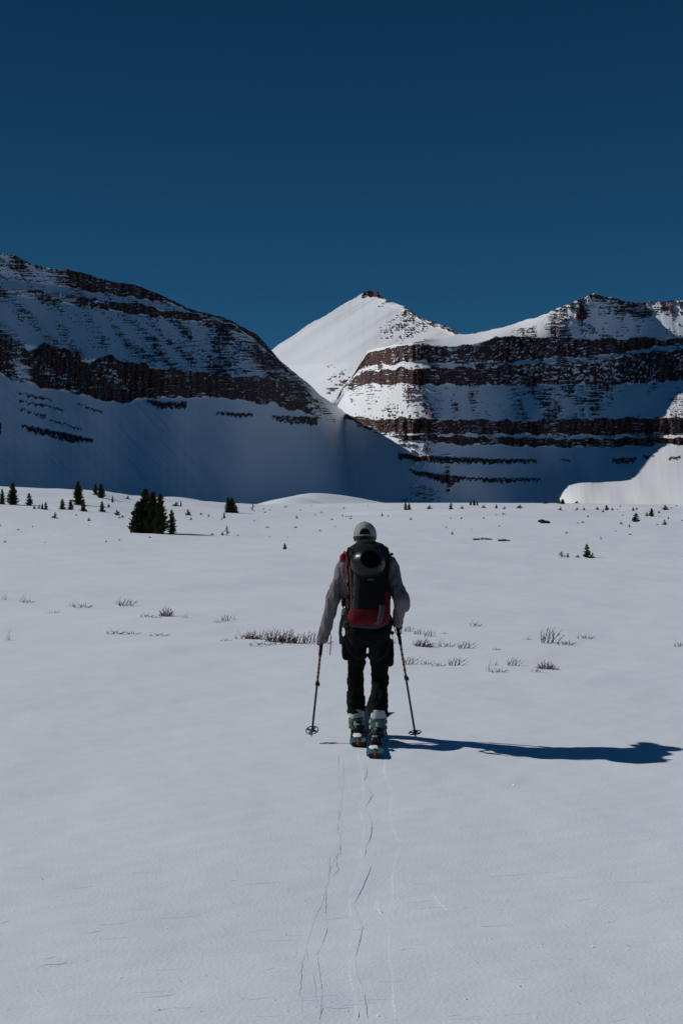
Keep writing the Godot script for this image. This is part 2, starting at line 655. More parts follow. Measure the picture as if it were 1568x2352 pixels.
func mountains() -> void:
	# the long banded ridge on the left runs away to the right; its face turns from the sun
	var left := [
		[Vector2(-300, 500), Vector2(0, 581), Vector2(30, 586), Vector2(72, 606), Vector2(118, 619), Vector2(154, 618), Vector2(225, 637), Vector2(246, 645), Vector2(307, 653), Vector2(359, 673), Vector2(395, 691), Vector2(436, 709), Vector2(487, 722), Vector2(533, 737), Vector2(554, 750), Vector2(590, 768), Vector2(610, 791), Vector2(628, 811), Vector2(651, 835), Vector2(687, 863), Vector2(723, 894), Vector2(738, 910), Vector2(780, 938), Vector2(830, 974), Vector2(880, 1014), Vector2(930, 1055), Vector2(1000, 1110)],
		[Vector2(-300, 560), Vector2(0, 640), Vector2(67, 648), Vector2(143, 660), Vector2(205, 668), Vector2(266, 678), Vector2(328, 687), Vector2(395, 695), Vector2(436, 714), Vector2(533, 742), Vector2(628, 816), Vector2(723, 898), Vector2(900, 988)],
		[Vector2(-300, 590), Vector2(0, 665), Vector2(143, 673), Vector2(205, 688), Vector2(266, 693), Vector2(307, 697), Vector2(359, 712), Vector2(436, 720), Vector2(533, 746), Vector2(628, 821), Vector2(723, 902), Vector2(900, 991)],
		[Vector2(-300, 605), Vector2(0, 676), Vector2(143, 697), Vector2(205, 708), Vector2(266, 714), Vector2(307, 722), Vector2(359, 730), Vector2(436, 737), Vector2(533, 757), Vector2(590, 782), Vector2(628, 826), Vector2(723, 906), Vector2(900, 994)],
		[Vector2(-300, 740), Vector2(0, 776), Vector2(30, 778), Vector2(67, 806), Vector2(103, 791), Vector2(154, 801), Vector2(179, 824), Vector2(205, 837), Vector2(225, 824), Vector2(256, 817), Vector2(287, 832), Vector2(333, 837), Vector2(369, 852), Vector2(436, 852), Vector2(513, 865), Vector2(656, 867), Vector2(687, 880), Vector2(723, 910), Vector2(780, 945), Vector2(900, 997)],
		[Vector2(-300, 850), Vector2(0, 852), Vector2(30, 878), Vector2(67, 878), Vector2(103, 893), Vector2(154, 899), Vector2(205, 911), Vector2(256, 924), Vector2(287, 927), Vector2(313, 920), Vector2(349, 914), Vector2(487, 914), Vector2(554, 917), Vector2(590, 929), Vector2(631, 927), Vector2(661, 940), Vector2(692, 945), Vector2(733, 968), Vector2(764, 970), Vector2(830, 980), Vector2(900, 1002)],
		[Vector2(-300, 1168), Vector2(900, 1168)],
		[Vector2(-300, 1195), Vector2(900, 1195)]]
	# the ridge goes on out of the picture to the left, at an even height
	for l in left.size():
		var share: float = (along(left[l], -300) - 500.0) / 668.0
		left[l].push_front(Vector2(-1000, 226 + share * 942.0))
		left[l].push_front(Vector2(-2200, -214 + share * 1382.0))
	var left_kinds := [
		[26, [Vector2(0, 0.55), Vector2(140, 0.6), Vector2(160, 0.95), Vector2(640, 0.95), Vector2(740, 0.3)]],
		[14, 0.12], [16, [Vector2(0, 0.5), Vector2(180, 0.75), Vector2(260, 0.95), Vector2(640, 0.95), Vector2(740, 0.2)]],
		[72, [Vector2(0, 0.2), Vector2(330, 0.26), Vector2(420, 0.45), Vector2(560, 0.62), Vector2(640, 0.8), Vector2(700, 0.5), Vector2(760, 0.0)]],
		[44, [Vector2(0, 0.95), Vector2(28, 0.9), Vector2(44, 0.5), Vector2(60, 0.55), Vector2(78, 0.95), Vector2(700, 0.95), Vector2(735, 0.7), Vector2(775, 0.0)]],
		[100, [Vector2(0, 0.05), Vector2(400, 0.0), Vector2(900, 0.0)]], [4, 0.0]]
	var left_bands := [
		[[Vector2(338, 918), Vector2(375, 924), Vector2(430, 923)], [Vector2(338, 922), Vector2(365, 938), Vector2(430, 938)]],
		[[Vector2(497, 946), Vector2(580, 950)], [Vector2(497, 953), Vector2(540, 958), Vector2(580, 957)]],
		[[Vector2(625, 955), Vector2(728, 958)], [Vector2(625, 962), Vector2(660, 973), Vector2(728, 976)]],
		[[Vector2(51, 974), Vector2(100, 985), Vector2(154, 994), Vector2(215, 1009)], [Vector2(51, 980), Vector2(75, 992), Vector2(154, 1014), Vector2(215, 1016)]],
		[[Vector2(40, 900), Vector2(120, 918)], [Vector2(40, 903), Vector2(120, 922)]], [[Vector2(46, 918), Vector2(150, 940)], [Vector2(46, 922), Vector2(150, 944)]],
		[[Vector2(50, 938), Vector2(110, 955)], [Vector2(50, 941), Vector2(110, 959)]], [[Vector2(180, 925), Vector2(235, 946)], [Vector2(180, 929), Vector2(235, 950)]],
		[[Vector2(90, 955), Vector2(190, 985)], [Vector2(90, 958), Vector2(190, 988)]], [[Vector2(-10, 965), Vector2(4, 970)], [Vector2(-10, 1000), Vector2(4, 995)]]]
	var left_slopes := [64.0, 39.5, 60.0, 38.5, 68.0, 37.8, 32.0]
	var place_left := func(x: float, ys: PackedFloat32Array) -> PackedFloat32Array:
		var q := 0.32 - 0.946 * (x - CX) / FOCAL
		var run := 0.0
		var out := PackedFloat32Array([579.4 / q])
		var h := (HY - ys[0]) / FOCAL * 579.4 / q
		for k in left_slopes.size():
			var s := tan(deg_to_rad(lerpf(left_slopes[k], 46.0, sm(620.0, 780.0, x)) if left_slopes[k] < 45.0 and k < 6 else left_slopes[k]))
			var rise := (HY - ys[k + 1]) / FOCAL
			var r := (h - rise * 579.4 / q + s * run) / (s - rise / q)
			run = maxf(r, run)
			out.append((579.4 - run) / q)
			h = rise * out[out.size() - 1]
		return out
	massif("left_mountain", "long snow-streaked mountain ridge with dark rock bands on the left, its face in shade", -2150, 938, 1.7, left, left_kinds, left_bands, place_left, 0.0, 0.85, 0.65, 75.0)

	# the banded wall on the right: a prow towards the camera, a bay that turns from the sun, then a lit flank
	var right := [
		[Vector2(780, 900), Vector2(820, 845), Vector2(845, 806), Vector2(900, 793), Vector2(960, 785), Vector2(1020, 776), Vector2(1055, 768), Vector2(1090, 767), Vector2(1150, 752), Vector2(1210, 735), Vector2(1250, 722), Vector2(1300, 700), Vector2(1340, 684), Vector2(1365, 675), Vector2(1385, 681), Vector2(1460, 697), Vector2(1500, 693), Vector2(1568, 690), Vector2(1760, 686)],
		[Vector2(780, 901), Vector2(845, 808), Vector2(960, 787), Vector2(1055, 772), Vector2(1150, 765), Vector2(1250, 748), Vector2(1300, 735), Vector2(1365, 728), Vector2(1482, 727), Vector2(1568, 722), Vector2(1760, 715)],
		[Vector2(780, 902), Vector2(845, 810), Vector2(900, 797), Vector2(960, 790), Vector2(1030, 798), Vector2(1100, 790), Vector2(1140, 772), Vector2(1250, 776), Vector2(1365, 780), Vector2(1568, 778), Vector2(1760, 774)],
		[Vector2(780, 903), Vector2(820, 850), Vector2(845, 838), Vector2(900, 838), Vector2(960, 830), Vector2(1040, 838), Vector2(1123, 832), Vector2(1250, 825), Vector2(1365, 822), Vector2(1482, 800), Vector2(1568, 791), Vector2(1760, 786)],
		[Vector2(780, 904), Vector2(820, 860), Vector2(870, 850), Vector2(960, 846), Vector2(1123, 844), Vector2(1250, 834), Vector2(1365, 832), Vector2(1440, 815), Vector2(1568, 804), Vector2(1760, 800)],
		[Vector2(780, 905), Vector2(810, 895), Vector2(850, 881), Vector2(960, 884), Vector2(1123, 885), Vector2(1365, 884), Vector2(1482, 882), Vector2(1568, 872), Vector2(1760, 868)],
		[Vector2(780, 950), Vector2(815, 955), Vector2(850, 962), Vector2(960, 962), Vector2(1123, 967), Vector2(1250, 966), Vector2(1400, 962), Vector2(1568, 960), Vector2(1760, 958)],
		[Vector2(780, 965), Vector2(812, 968), Vector2(850, 990), Vector2(910, 995), Vector2(1123, 998), Vector2(1365, 1000), Vector2(1568, 996), Vector2(1760, 994)],
		[Vector2(780, 975), Vector2(900, 1000), Vector2(1000, 999), Vector2(1123, 1005), Vector2(1365, 1009), Vector2(1568, 1004), Vector2(1760, 1000)],
		[Vector2(780, 980), Vector2(900, 1002), Vector2(925, 1009), Vector2(1000, 1018), Vector2(1123, 1024), Vector2(1365, 1028), Vector2(1568, 1021), Vector2(1760, 1018)],
		[Vector2(780, 1160), Vector2(1760, 1160)], [Vector2(780, 1190), Vector2(1760, 1190)]]
	for l in right.size() - 2: right[l].push_front(Vector2(690, 1095 + l * 4.0))
	var right_kinds := [
		[26, [Vector2(1225, 0.0), Vector2(1260, 0.5), Vector2(1300, 0.62), Vector2(1480, 0.68), Vector2(1760, 0.7)]],
		[28, [Vector2(1160, 0.0), Vector2(1190, 0.45), Vector2(1225, 0.45), Vector2(1240, 0.05), Vector2(1262, 0.6), Vector2(1300, 0.45), Vector2(1360, 0.25), Vector2(1395, 0.12), Vector2(1760, 0.08)]],
		[24, [Vector2(830, 0.95), Vector2(960, 0.93), Vector2(1060, 0.8), Vector2(1110, 0.95), Vector2(1250, 0.93), Vector2(1440, 0.95), Vector2(1760, 0.9)]],
		[10, [Vector2(830, 0.3), Vector2(940, 0.25), Vector2(1100, 0.3), Vector2(1200, 0.55), Vector2(1330, 0.5), Vector2(1420, 0.1), Vector2(1760, 0.1)]],
		[30, [Vector2(790, 0.5), Vector2(815, 0.95), Vector2(1100, 0.95), Vector2(1200, 0.87), Vector2(1400, 0.87), Vector2(1500, 0.95), Vector2(1760, 0.95)]],
		[50, [Vector2(800, 0.1), Vector2(850, 0.33), Vector2(900, 0.28), Vector2(990, 0.3), Vector2(1020, 0.12), Vector2(1130, 0.26), Vector2(1240, 0.34), Vector2(1300, 0.52), Vector2(1390, 0.45), Vector2(1425, 0.1), Vector2(1760, 0.1)]],
		[24, 0.95], [8, 0.12], [14, [Vector2(780, 0.0), Vector2(905, 0.2), Vector2(930, 0.95), Vector2(1760, 0.95)]],
		[86, [Vector2(780, 0.0), Vector2(905, 0.0), Vector2(930, 0.28), Vector2(1000, 0.14), Vector2(1060, 0.03), Vector2(1760, 0.02)]], [4, 0.0]]
	var right_bands := [
		[[Vector2(915, 1041), Vector2(960, 1047), Vector2(1100, 1053), Vector2(1232, 1056)], [Vector2(915, 1054), Vector2(1000, 1063), Vector2(1100, 1065), Vector2(1232, 1063)]],
		[[Vector2(938, 1078), Vector2(1000, 1089), Vector2(1100, 1098), Vector2(1240, 1099)], [Vector2(938, 1082), Vector2(1005, 1106), Vector2(1038, 1116), Vector2(1060, 1101), Vector2(1150, 1109), Vector2(1240, 1104)]],
		[[Vector2(1405, 1053), Vector2(1460, 1051)], [Vector2(1405, 1062), Vector2(1440, 1066), Vector2(1460, 1060)]],
		[[Vector2(1475, 1046), Vector2(1500, 1046)], [Vector2(1475, 1053), Vector2(1500, 1050)]], [[Vector2(1535, 1050), Vector2(1562, 1047)], [Vector2(1535, 1056), Vector2(1562, 1053)]],
		[[Vector2(1286, 1056), Vector2(1310, 1056)], [Vector2(1286, 1060), Vector2(1310, 1060)]],
		[[Vector2(1350, 676), Vector2(1385, 680)], [Vector2(1350, 683), Vector2(1385, 690)]]]
	var right_slopes := [46.0, 29.0, 72.0, 40.0, 72.0, 36.5, 72.0, 38.0, 70.0, 36.3, 25.0]
	var base_far := [Vector2(700, 1330), Vector2(780, 1310), Vector2(820, 1300), Vector2(865, 1295), Vector2(910, 1295), Vector2(980, 1300), Vector2(1060, 1350), Vector2(1200, 1510), Vector2(1255, 1500), Vector2(1310, 1330), Vector2(1430, 1270), Vector2(1568, 1180), Vector2(1760, 1100)]
	var turned := [Vector2(760, 0.42), Vector2(860, 0.6), Vector2(940, 0.8), Vector2(1000, 0.8), Vector2(1080, 0.62), Vector2(1200, 0.58), Vector2(1360, 0.58), Vector2(1440, 0.5), Vector2(1760, 0.5)]
	var wall_foot := [Vector2(1050, 1560), Vector2(1200, 1737), Vector2(1300, 1880), Vector2(1400, 1990), Vector2(1480, 2010), Vector2(1568, 1995), Vector2(1760, 1950)]
	var crest := [Vector2(940, 2000), Vector2(1000, 2350), Vector2(1055, 2560), Vector2(1150, 2500), Vector2(1230, 2430), Vector2(1300, 2400), Vector2(1365, 2430), Vector2(1420, 2540), Vector2(1480, 2670), Vector2(1568, 2660), Vector2(1760, 2600)]
	var place_right := func(x: float, ys: PackedFloat32Array) -> PackedFloat32Array:
		var n := right_slopes.size()
		var out := PackedFloat32Array()
		out.resize(n + 1)
		var d := soft(base_far, x, 45.0)
		out[n] = d
		for k in range(n - 1, -1, -1):
			var s := tan(deg_to_rad(right_slopes[k])) * soft(turned, x, 60.0)
			var h := (HY - ys[k + 1]) / FOCAL * out[k + 1]
			out[k] = maxf((s * out[k + 1] - h) / (s - (HY - ys[k]) / FOCAL), out[k + 1])
			if k == 9: out[k] = lerpf(out[k], maxf(out[k + 1], soft(wall_foot, x, 40.0)), sm(1130.0, 1290.0, x))
		# the white shoulder leans away to the left of the summit
		out[0] = lerpf(out[0], maxf(soft(crest, x, 25.0), out[2] + 15.0), sm(945.0, 1015.0, x))
		out[1] = lerpf(out[2], out[0], clampf((ys[2] - ys[1]) / (ys[2] - ys[0]), 0.0, 1.0))
		return out
	massif("right_mountain", "broad mountain wall on the right with level dark red rock bands and snow ledges", 694, 1755, 1.7, right, right_kinds, right_bands, place_right, 31.0, 0.15, 0.4, 40.0)

	# the white pyramid behind, and the snow apron below it
	var peak := [
		[Vector2(480, 880), Vector2(625, 803), Vector2(720, 740), Vector2(800, 693), Vector2(835, 673), Vector2(850, 668), Vector2(868, 672), Vector2(880, 684), Vector2(892, 692), Vector2(925, 703), Vector2(950, 719), Vector2(985, 740), Vector2(1020, 746), Vector2(1055, 768), Vector2(1110, 805), Vector2(1160, 850)],
		[Vector2(480, 884), Vector2(625, 808), Vector2(720, 746), Vector2(800, 701), Vector2(838, 681), Vector2(860, 684), Vector2(892, 697), Vector2(925, 710), Vector2(950, 728), Vector2(985, 746), Vector2(1055, 774), Vector2(1160, 854)],
		[Vector2(480, 886), Vector2(640, 834), Vector2(720, 838), Vector2(860, 830), Vector2(1160, 858)],
		[Vector2(480, 980), Vector2(1160, 980)], [Vector2(480, 1170), Vector2(1160, 1170)]]
	var peak_kinds := [
		[8, [Vector2(700, 0.0), Vector2(826, 0.1), Vector2(836, 0.95), Vector2(878, 0.95), Vector2(896, 0.4), Vector2(920, 0.35), Vector2(945, 0.9), Vector2(975, 0.5), Vector2(1005, 0.3), Vector2(1020, 0.95), Vector2(1060, 0.9)]],
		[70, [Vector2(820, 0.0), Vector2(856, 0.02), Vector2(880, 0.15), Vector2(930, 0.21), Vector2(975, 0.1), Vector2(1000, 0.0)]],
		[70, [Vector2(740, 0.0), Vector2(765, 0.22), Vector2(800, 0.25), Vector2(840, 0.35)]], [16, 0.0]]
	var peak_slopes := [40.0, 31.0, 36.0, 30.0]
	var peak_base := [Vector2(480, 2450), Vector2(700, 2150), Vector2(830, 1950), Vector2(1000, 1850), Vector2(1160, 1800)]
	var place_peak := func(x: float, ys: PackedFloat32Array) -> PackedFloat32Array:
		var n := peak_slopes.size()
		var out := PackedFloat32Array()
		out.resize(n + 1)
		out[n] = soft(peak_base, x, 120.0) + 120.0
		for k in range(n - 1, -1, -1):
			var s := tan(deg_to_rad(peak_slopes[k])) * 0.75
			var h := (HY - ys[k + 1]) / FOCAL * out[k + 1]
			out[k] = maxf((s * out[k + 1] - h) / (s - (HY - ys[k]) / FOCAL), out[k + 1])
		return out
	massif("snow_peak", "white pyramid peak with a dark rocky tip between the two banded mountains", 482, 1158, 2.0, peak, peak_kinds, [], place_peak, 63.0, -1.6, 0.4, 120.0)

# ---------------------------------------------------------------- marks in the snow

func mark_point(x: float, y: float) -> Vector3:
	var d := EYE * FOCAL / (y - HY)
	var gx := (x - CX) / FOCAL * d
	return Vector3(gx, ground(gx, d), -d)

func lip(st: SurfaceTool, pts: Array, wide: float, tall: float, lean: float, r: RandomNumberGenerator) -> void:
	# a low broken edge of crust; lean -1 is steep towards the light, +1 steep away from it
	var line := []
	for i in pts.size() - 1:
		var a: Vector3 = mark_point(pts[i].x, pts[i].y)
		var b: Vector3 = mark_point(pts[i + 1].x, pts[i + 1].y)
		var n := maxi(2, int(a.distance_to(b) / 0.03))
		for k in n: line.append(a.lerp(b, float(k) / n))
	line.append(mark_point(pts[-1].x, pts[-1].y))
	for i in line.size(): line[i].y = ground(line[i].x, -line[i].z)
	var rows := []
	var n := line.size()
	for i in n:
		var t := float(i) / maxf(n - 1, 1)
		var p: Vector3 = line[i] + Vector3(r.randf_range(-0.003, 0.003), 0, 0)
		var k := sqrt(sin(PI * clampf(t, 0.02, 0.98))) * r.randf_range(0.75, 1.05)
		var dir: Vector3 = (line[mini(i + 1, n - 1)] - line[maxi(i - 1, 0)])
		dir.y = 0
		dir = dir.normalized()
		var side := dir.cross(Vector3.UP).normalized()
		if side.x < 0: side = -side
		var w := wide * (0.5 + 0.6 * k)
		var top := lean * w * 0.55
		rows.append([p - side * w - Vector3(0, 0.004, 0), p + side * top + Vector3(0, tall * k, 0), p + side * w - Vector3(0, 0.004, 0)])
	for i in n - 1:
		for s in 2:
			var dir: Vector3 = (line[i + 1] - line[i])
			dir.y = 0
			var side := dir.cross(Vector3.UP).normalized()
			if side.x < 0: side = -side
			var na := (Vector3.UP - side * 0.15).normalized()
			var nb := Vector3.UP
			if lean > 0.0: nb = (Vector3.UP + side * (0.9 if s == 1 else 0.1)).normalized()
			else: na = (Vector3.UP - side * (0.9 if s == 0 else -0.1)).normalized()
			tri(st, rows[i][s], rows[i][s + 1], rows[i + 1][s], na if s == 0 else nb, nb, na if s == 0 else nb)
			tri(st, rows[i][s + 1], rows[i + 1][s + 1], rows[i + 1][s], nb, nb, nb)

func zoomed(list: Array) -> Array:
	var out := []
	for p in list: out.append(Vector2(574.0 + p.x * 0.2929, 1722.0 + p.y * 0.2929))
	return out

func snow_marks() -> void:
	var r := RandomNumberGenerator.new()
	r.seed = 41
	var st := begin()
	var dark := [
		[Vector2(916, 150), Vector2(912, 200), Vector2(893, 252)], [Vector2(930, 315), Vector2(957, 360), Vector2(905, 445)],
		[Vector2(952, 560), Vector2(950, 640), Vector2(930, 730)], [Vector2(907, 770), Vector2(900, 838)],
		[Vector2(950, 915), Vector2(915, 1000), Vector2(880, 1075), Vector2(815, 1195)], [Vector2(882, 1375), Vector2(850, 1530), Vector2(825, 1650)],
		[Vector2(895, 1945), Vector2(918, 2130)], [Vector2(852, 2080), Vector2(838, 2150)],
		[Vector2(708, 745), Vector2(704, 850)], [Vector2(680, 840), Vector2(676, 930)], [Vector2(622, 840), Vector2(612, 1030)],
		[Vector2(590, 1095), Vector2(593, 1290)], [Vector2(606, 1380), Vector2(590, 1460), Vector2(566, 1530)], [Vector2(435, 1555), Vector2(452, 1670)],
		[Vector2(525, 1640), Vector2(540, 1760), Vector2(560, 1940)], [Vector2(490, 1790), Vector2(530, 2040)], [Vector2(406, 1670), Vector2(398, 1830), Vector2(385, 1980)],
		[Vector2(575, 2020), Vector2(535, 2150)], [Vector2(678, 565), Vector2(686, 660)], [Vector2(706, 470), Vector2(690, 560)], [Vector2(700, 930), Vector2(660, 990)], [Vector2(690, 60), Vector2(700, 160)]]
	for l in dark: lip(st, zoomed(l), r.randf_range(0.0045, 0.007), r.randf_range(0.0016, 0.0026) * (0.55 if l[0].x < 720.0 else 1.0), 0.75, r)
	var light := [
		[Vector2(853, 60), Vector2(866, 112)], [Vector2(875, 285), Vector2(902, 328)], [Vector2(865, 470), Vector2(905, 558)], [Vector2(885, 765), Vector2(891, 852)],
		[Vector2(790, 1145), Vector2(812, 1308)], [Vector2(805, 1700), Vector2(800, 1800), Vector2(825, 1925)], [Vector2(1058, 100), Vector2(1072, 242)],
		[Vector2(1132, 350), Vector2(1110, 505)], [Vector2(1125, 585), Vector2(1180, 725)], [Vector2(1130, 940), Vector2(1136, 1130)], [Vector2(1010, 1170), Vector2(1040, 1290)],
		[Vector2(1100, 1390), Vector2(1115, 1500), Vector2(1100, 1600)], [Vector2(1130, 1840), Vector2(1150, 1990), Vector2(1162, 2150)], [Vector2(1440, 1120), Vector2(1500, 1190), Vector2(1568, 1265)]]
	for l in light: lip(st, zoomed(l), r.randf_range(0.011, 0.015), r.randf_range(0.006, 0.0085), -0.8, r)
	# the ski edges themselves, finer and almost unbroken
	var edges := [
		[Vector2(915, 150), Vector2(890, 260), Vector2(958, 362), Vector2(900, 450), Vector2(955, 560), Vector2(945, 660), Vector2(905, 780), Vector2(898, 850), Vector2(955, 915), Vector2(885, 1070), Vector2(808, 1200), Vector2(850, 1310), Vector2(885, 1380), Vector2(850, 1530), Vector2(822, 1660), Vector2(830, 1760), Vector2(880, 1900), Vector2(905, 2040), Vector2(925, 2150)],
		[Vector2(700, 40), Vector2(690, 200), Vector2(712, 380), Vector2(690, 560), Vector2(706, 740), Vector2(680, 880), Vector2(690, 960), Vector2(620, 1020), Vector2(592, 1100), Vector2(594, 1290), Vector2(604, 1390), Vector2(566, 1530), Vector2(520, 1640), Vector2(545, 1800), Vector2(562, 1940), Vector2(540, 2150)],
		[Vector2(725, 60), Vector2(735, 250), Vector2(715, 480), Vector2(720, 620), Vector2(700, 800), Vector2(640, 900), Vector2(612, 1030), Vector2(560, 1200), Vector2(500, 1330), Vector2(436, 1560), Vector2(405, 1680), Vector2(395, 1850), Vector2(410, 2150)]]
	for l in edges:
		var z := zoomed(l)
		for k in z.size() - 1:
			lip(st, [z[k], z[k].lerp(z[k + 1], 0.5) + Vector2(r.randf_range(-1.2, 1.2), 0), z[k + 1]], 0.004, r.randf_range(0.0003, 0.0010), 0.75, r)
	var pale := [
		[Vector2(850, 40), Vector2(866, 115), Vector2(905, 330), Vector2(862, 460), Vector2(906, 560), Vector2(885, 760), Vector2(892, 860), Vector2(840, 1000), Vector2(788, 1140), Vector2(812, 1310), Vector2(840, 1420), Vector2(790, 1600), Vector2(803, 1750), Vector2(826, 1930), Vector2(850, 2150)],
		[Vector2(1055, 80), Vector2(1072, 245), Vector2(1130, 345), Vector2(1110, 505), Vector2(1126, 590), Vector2(1180, 728), Vector2(1150, 850), Vector2(1130, 940), Vector2(1136, 1130), Vector2(1090, 1300), Vector2(1112, 1500), Vector2(1100, 1650), Vector2(1132, 1840), Vector2(1162, 2150)]]
	for l in pale:
		var z := zoomed(l)
		for k in z.size() - 1:
			lip(st, [z[k], z[k].lerp(z[k + 1], 0.5) + Vector2(r.randf_range(-1.2, 1.2), 0), z[k + 1]], 0.009, r.randf_range(0.003, 0.005), -0.8, r)
	var o := part("ski_track", done(st), M.snow_plain, self)
	tag(o, "faint broken ski track and pole scratches in the crust leading up to the skier", "ski track", "", "stuff")

	# wind-cut streaks of crust across the near snow
	st = begin()
	for k in 60:
		var y := lerpf(1990.0, 2352.0, pow(r.randf(), 0.75))
		var x := r.randf_range(-60.0, 1640.0)
		var l := r.randf_range(12.0, 55.0)
		lip(st, [Vector2(x - l, y + r.randf_range(-2, 5)), Vector2(x + r.randf_range(-6, 6), y), Vector2(x + l, y - r.randf_range(0, 6))], r.randf_range(0.005, 0.010), r.randf_range(0.0006, 0.0014), 0.6, r)
	o = part("wind_crust", done(st), M.snow_plain, self)
	tag(o, "short wind-cut streaks of crust across the nearest snow", "snow crust", "", "stuff")

	# loose crystals that face the sun sparkle
	var mm := MultiMesh.new()
	mm.transform_format = MultiMesh.TRANSFORM_3D
	st = begin()
	var tips := [Vector3(1, 0, 0), Vector3(-0.5, 0, 0.87), Vector3(-0.5, 0, -0.87), Vector3(0, 0.5, 0)]
	for f in [[0, 1, 3], [1, 2, 3], [2, 0, 3], [0, 2, 1]]: flat(st, tips[f[0]], tips[f[1]], tips[f[2]])
	mm.mesh = done(st)
	var spots := []
	for k in 900:
		var y := lerpf(1640.0, 2350.0, pow(r.randf(), 0.6))
		var p := mark_point(r.randf_range(0.0, 1568.0), y)
		var s := r.randf_range(0.0009, 0.0020) if r.randf() < 0.8 else r.randf_range(0.0026, 0.0052)
		var b := Basis.from_euler(Vector3(r.randf_range(-0.9, 0.9), r.randf() * TAU, r.randf_range(-0.9, 0.9))).scaled(Vector3.ONE * s)
		spots.append(Transform3D(b, p + Vector3(0, s * 0.8 + 0.001, 0)))
	mm.instance_count = spots.size()
	for k in spots.size(): mm.set_instance_transform(k, spots[k])
	var ice := paint(0.98, 0.98, 1.0, 0.35, 0.9)
	ice.metallic = 0.0
	var mi := MultiMeshInstance3D.new()
	mi.name = "snow_crystals"
	mi.multimesh = mm
	mi.material_override = ice
	add_child(mi, true)
	tag(mi, "sparkling ice crystals scattered on the near snow", "ice crystals", "", "stuff")

# ---------------------------------------------------------------- spruces

func needle_tuft(st: SurfaceTool, at: Vector3, dir: Vector3, size: float, r: RandomNumberGenerator) -> void:
	var tone := r.randf_range(0.6, 1.35)
	var c := Color(0.060 * tone, 0.066 * tone, 0.027 * tone)
	if r.randf() < 0.16: c = Color(0.075, 0.072, 0.03)
	st.set_color(c)
	for k in 3:
		var a := (dir + Vector3(r.randf_range(-0.7, 0.7), r.randf_range(-0.35, 0.6), r.randf_range(-0.7, 0.7))).normalized()
		var side := a.cross(Vector3(r.randf_range(-1, 1), r.randf_range(-1, 1), r.randf_range(-1, 1))).normalized() * size * 0.26
		flat(st, at - side, at + side, at + a * size)

func spruce_crown(seed_at: int, wide: float, full: float, whorls: int, tuft: float, taper: float) -> ArrayMesh:
	# one unit tall, growing from the snow
	var r := RandomNumberGenerator.new()
	r.seed = seed_at
	var st := begin()
	for w in whorls:
		var t := pow(float(w) / whorls, 0.9)
		var reach := wide * pow(1.0 - t, taper) * (0.72 + 0.5 * r.randf()) * (0.82 + 0.18 * sm(0.0, 0.22, t))
		var n := maxi(3, int((5.0 + 6.0 * (1.0 - t)) * full))
		for b in n:
			if r.randf() > 0.55 + full * 0.4: continue
			var a := r.randf() * TAU
			var l := reach * r.randf_range(0.4, 1.25)
			var h := 0.02 + t * 0.95 + r.randf_range(-0.02, 0.02)
			var out := Vector3(cos(a), 0, sin(a))
			var steps := maxi(2, int(l / (tuft * 0.42)))
			for s in steps + 1:
				var q := float(s) / steps
				var p := out * l * q + Vector3(0, h - l * 0.28 * q + l * 0.30 * q * q, 0)
				var spread := (1.0 - q) * l * 0.16
				p += Vector3(r.randf_range(-1, 1), r.randf_range(-0.4, 0.4), r.randf_range(-1, 1)) * spread
				needle_tuft(st, p, (out * 0.9 + Vector3(0, 0.25, 0)).normalized(), tuft * r.randf_range(0.7, 1.25), r)
	for k in 7: needle_tuft(st, Vector3(0, 0.93 + 0.011 * k, 0), Vector3.UP, tuft * 0.7, r)
	return done(st)

var crowns := []
var trunk_mesh: ArrayMesh

func spruce(at: Vector3, tall: float, wide: float, kind: int, label: String, group := "") -> void:
	# kind 0, 1: tall dense; 2: young; 3: low and broad; 4: sparse
	var t := thing("spruce_tree", label, "tree", at - Vector3(0, 0.03 * tall, 0), group)
	part("crown", crowns[kind], M.needles, t)
	part("trunk", trunk_mesh, M.bark, t)
	var base_wide: float = [0.34, 0.3, 0.36, 0.8, 0.42][kind]
	var k := wide / (2.0 * base_wide)
	t.scale = Vector3(k, tall, k)
	t.rotation.y = rng.randf() * TAU

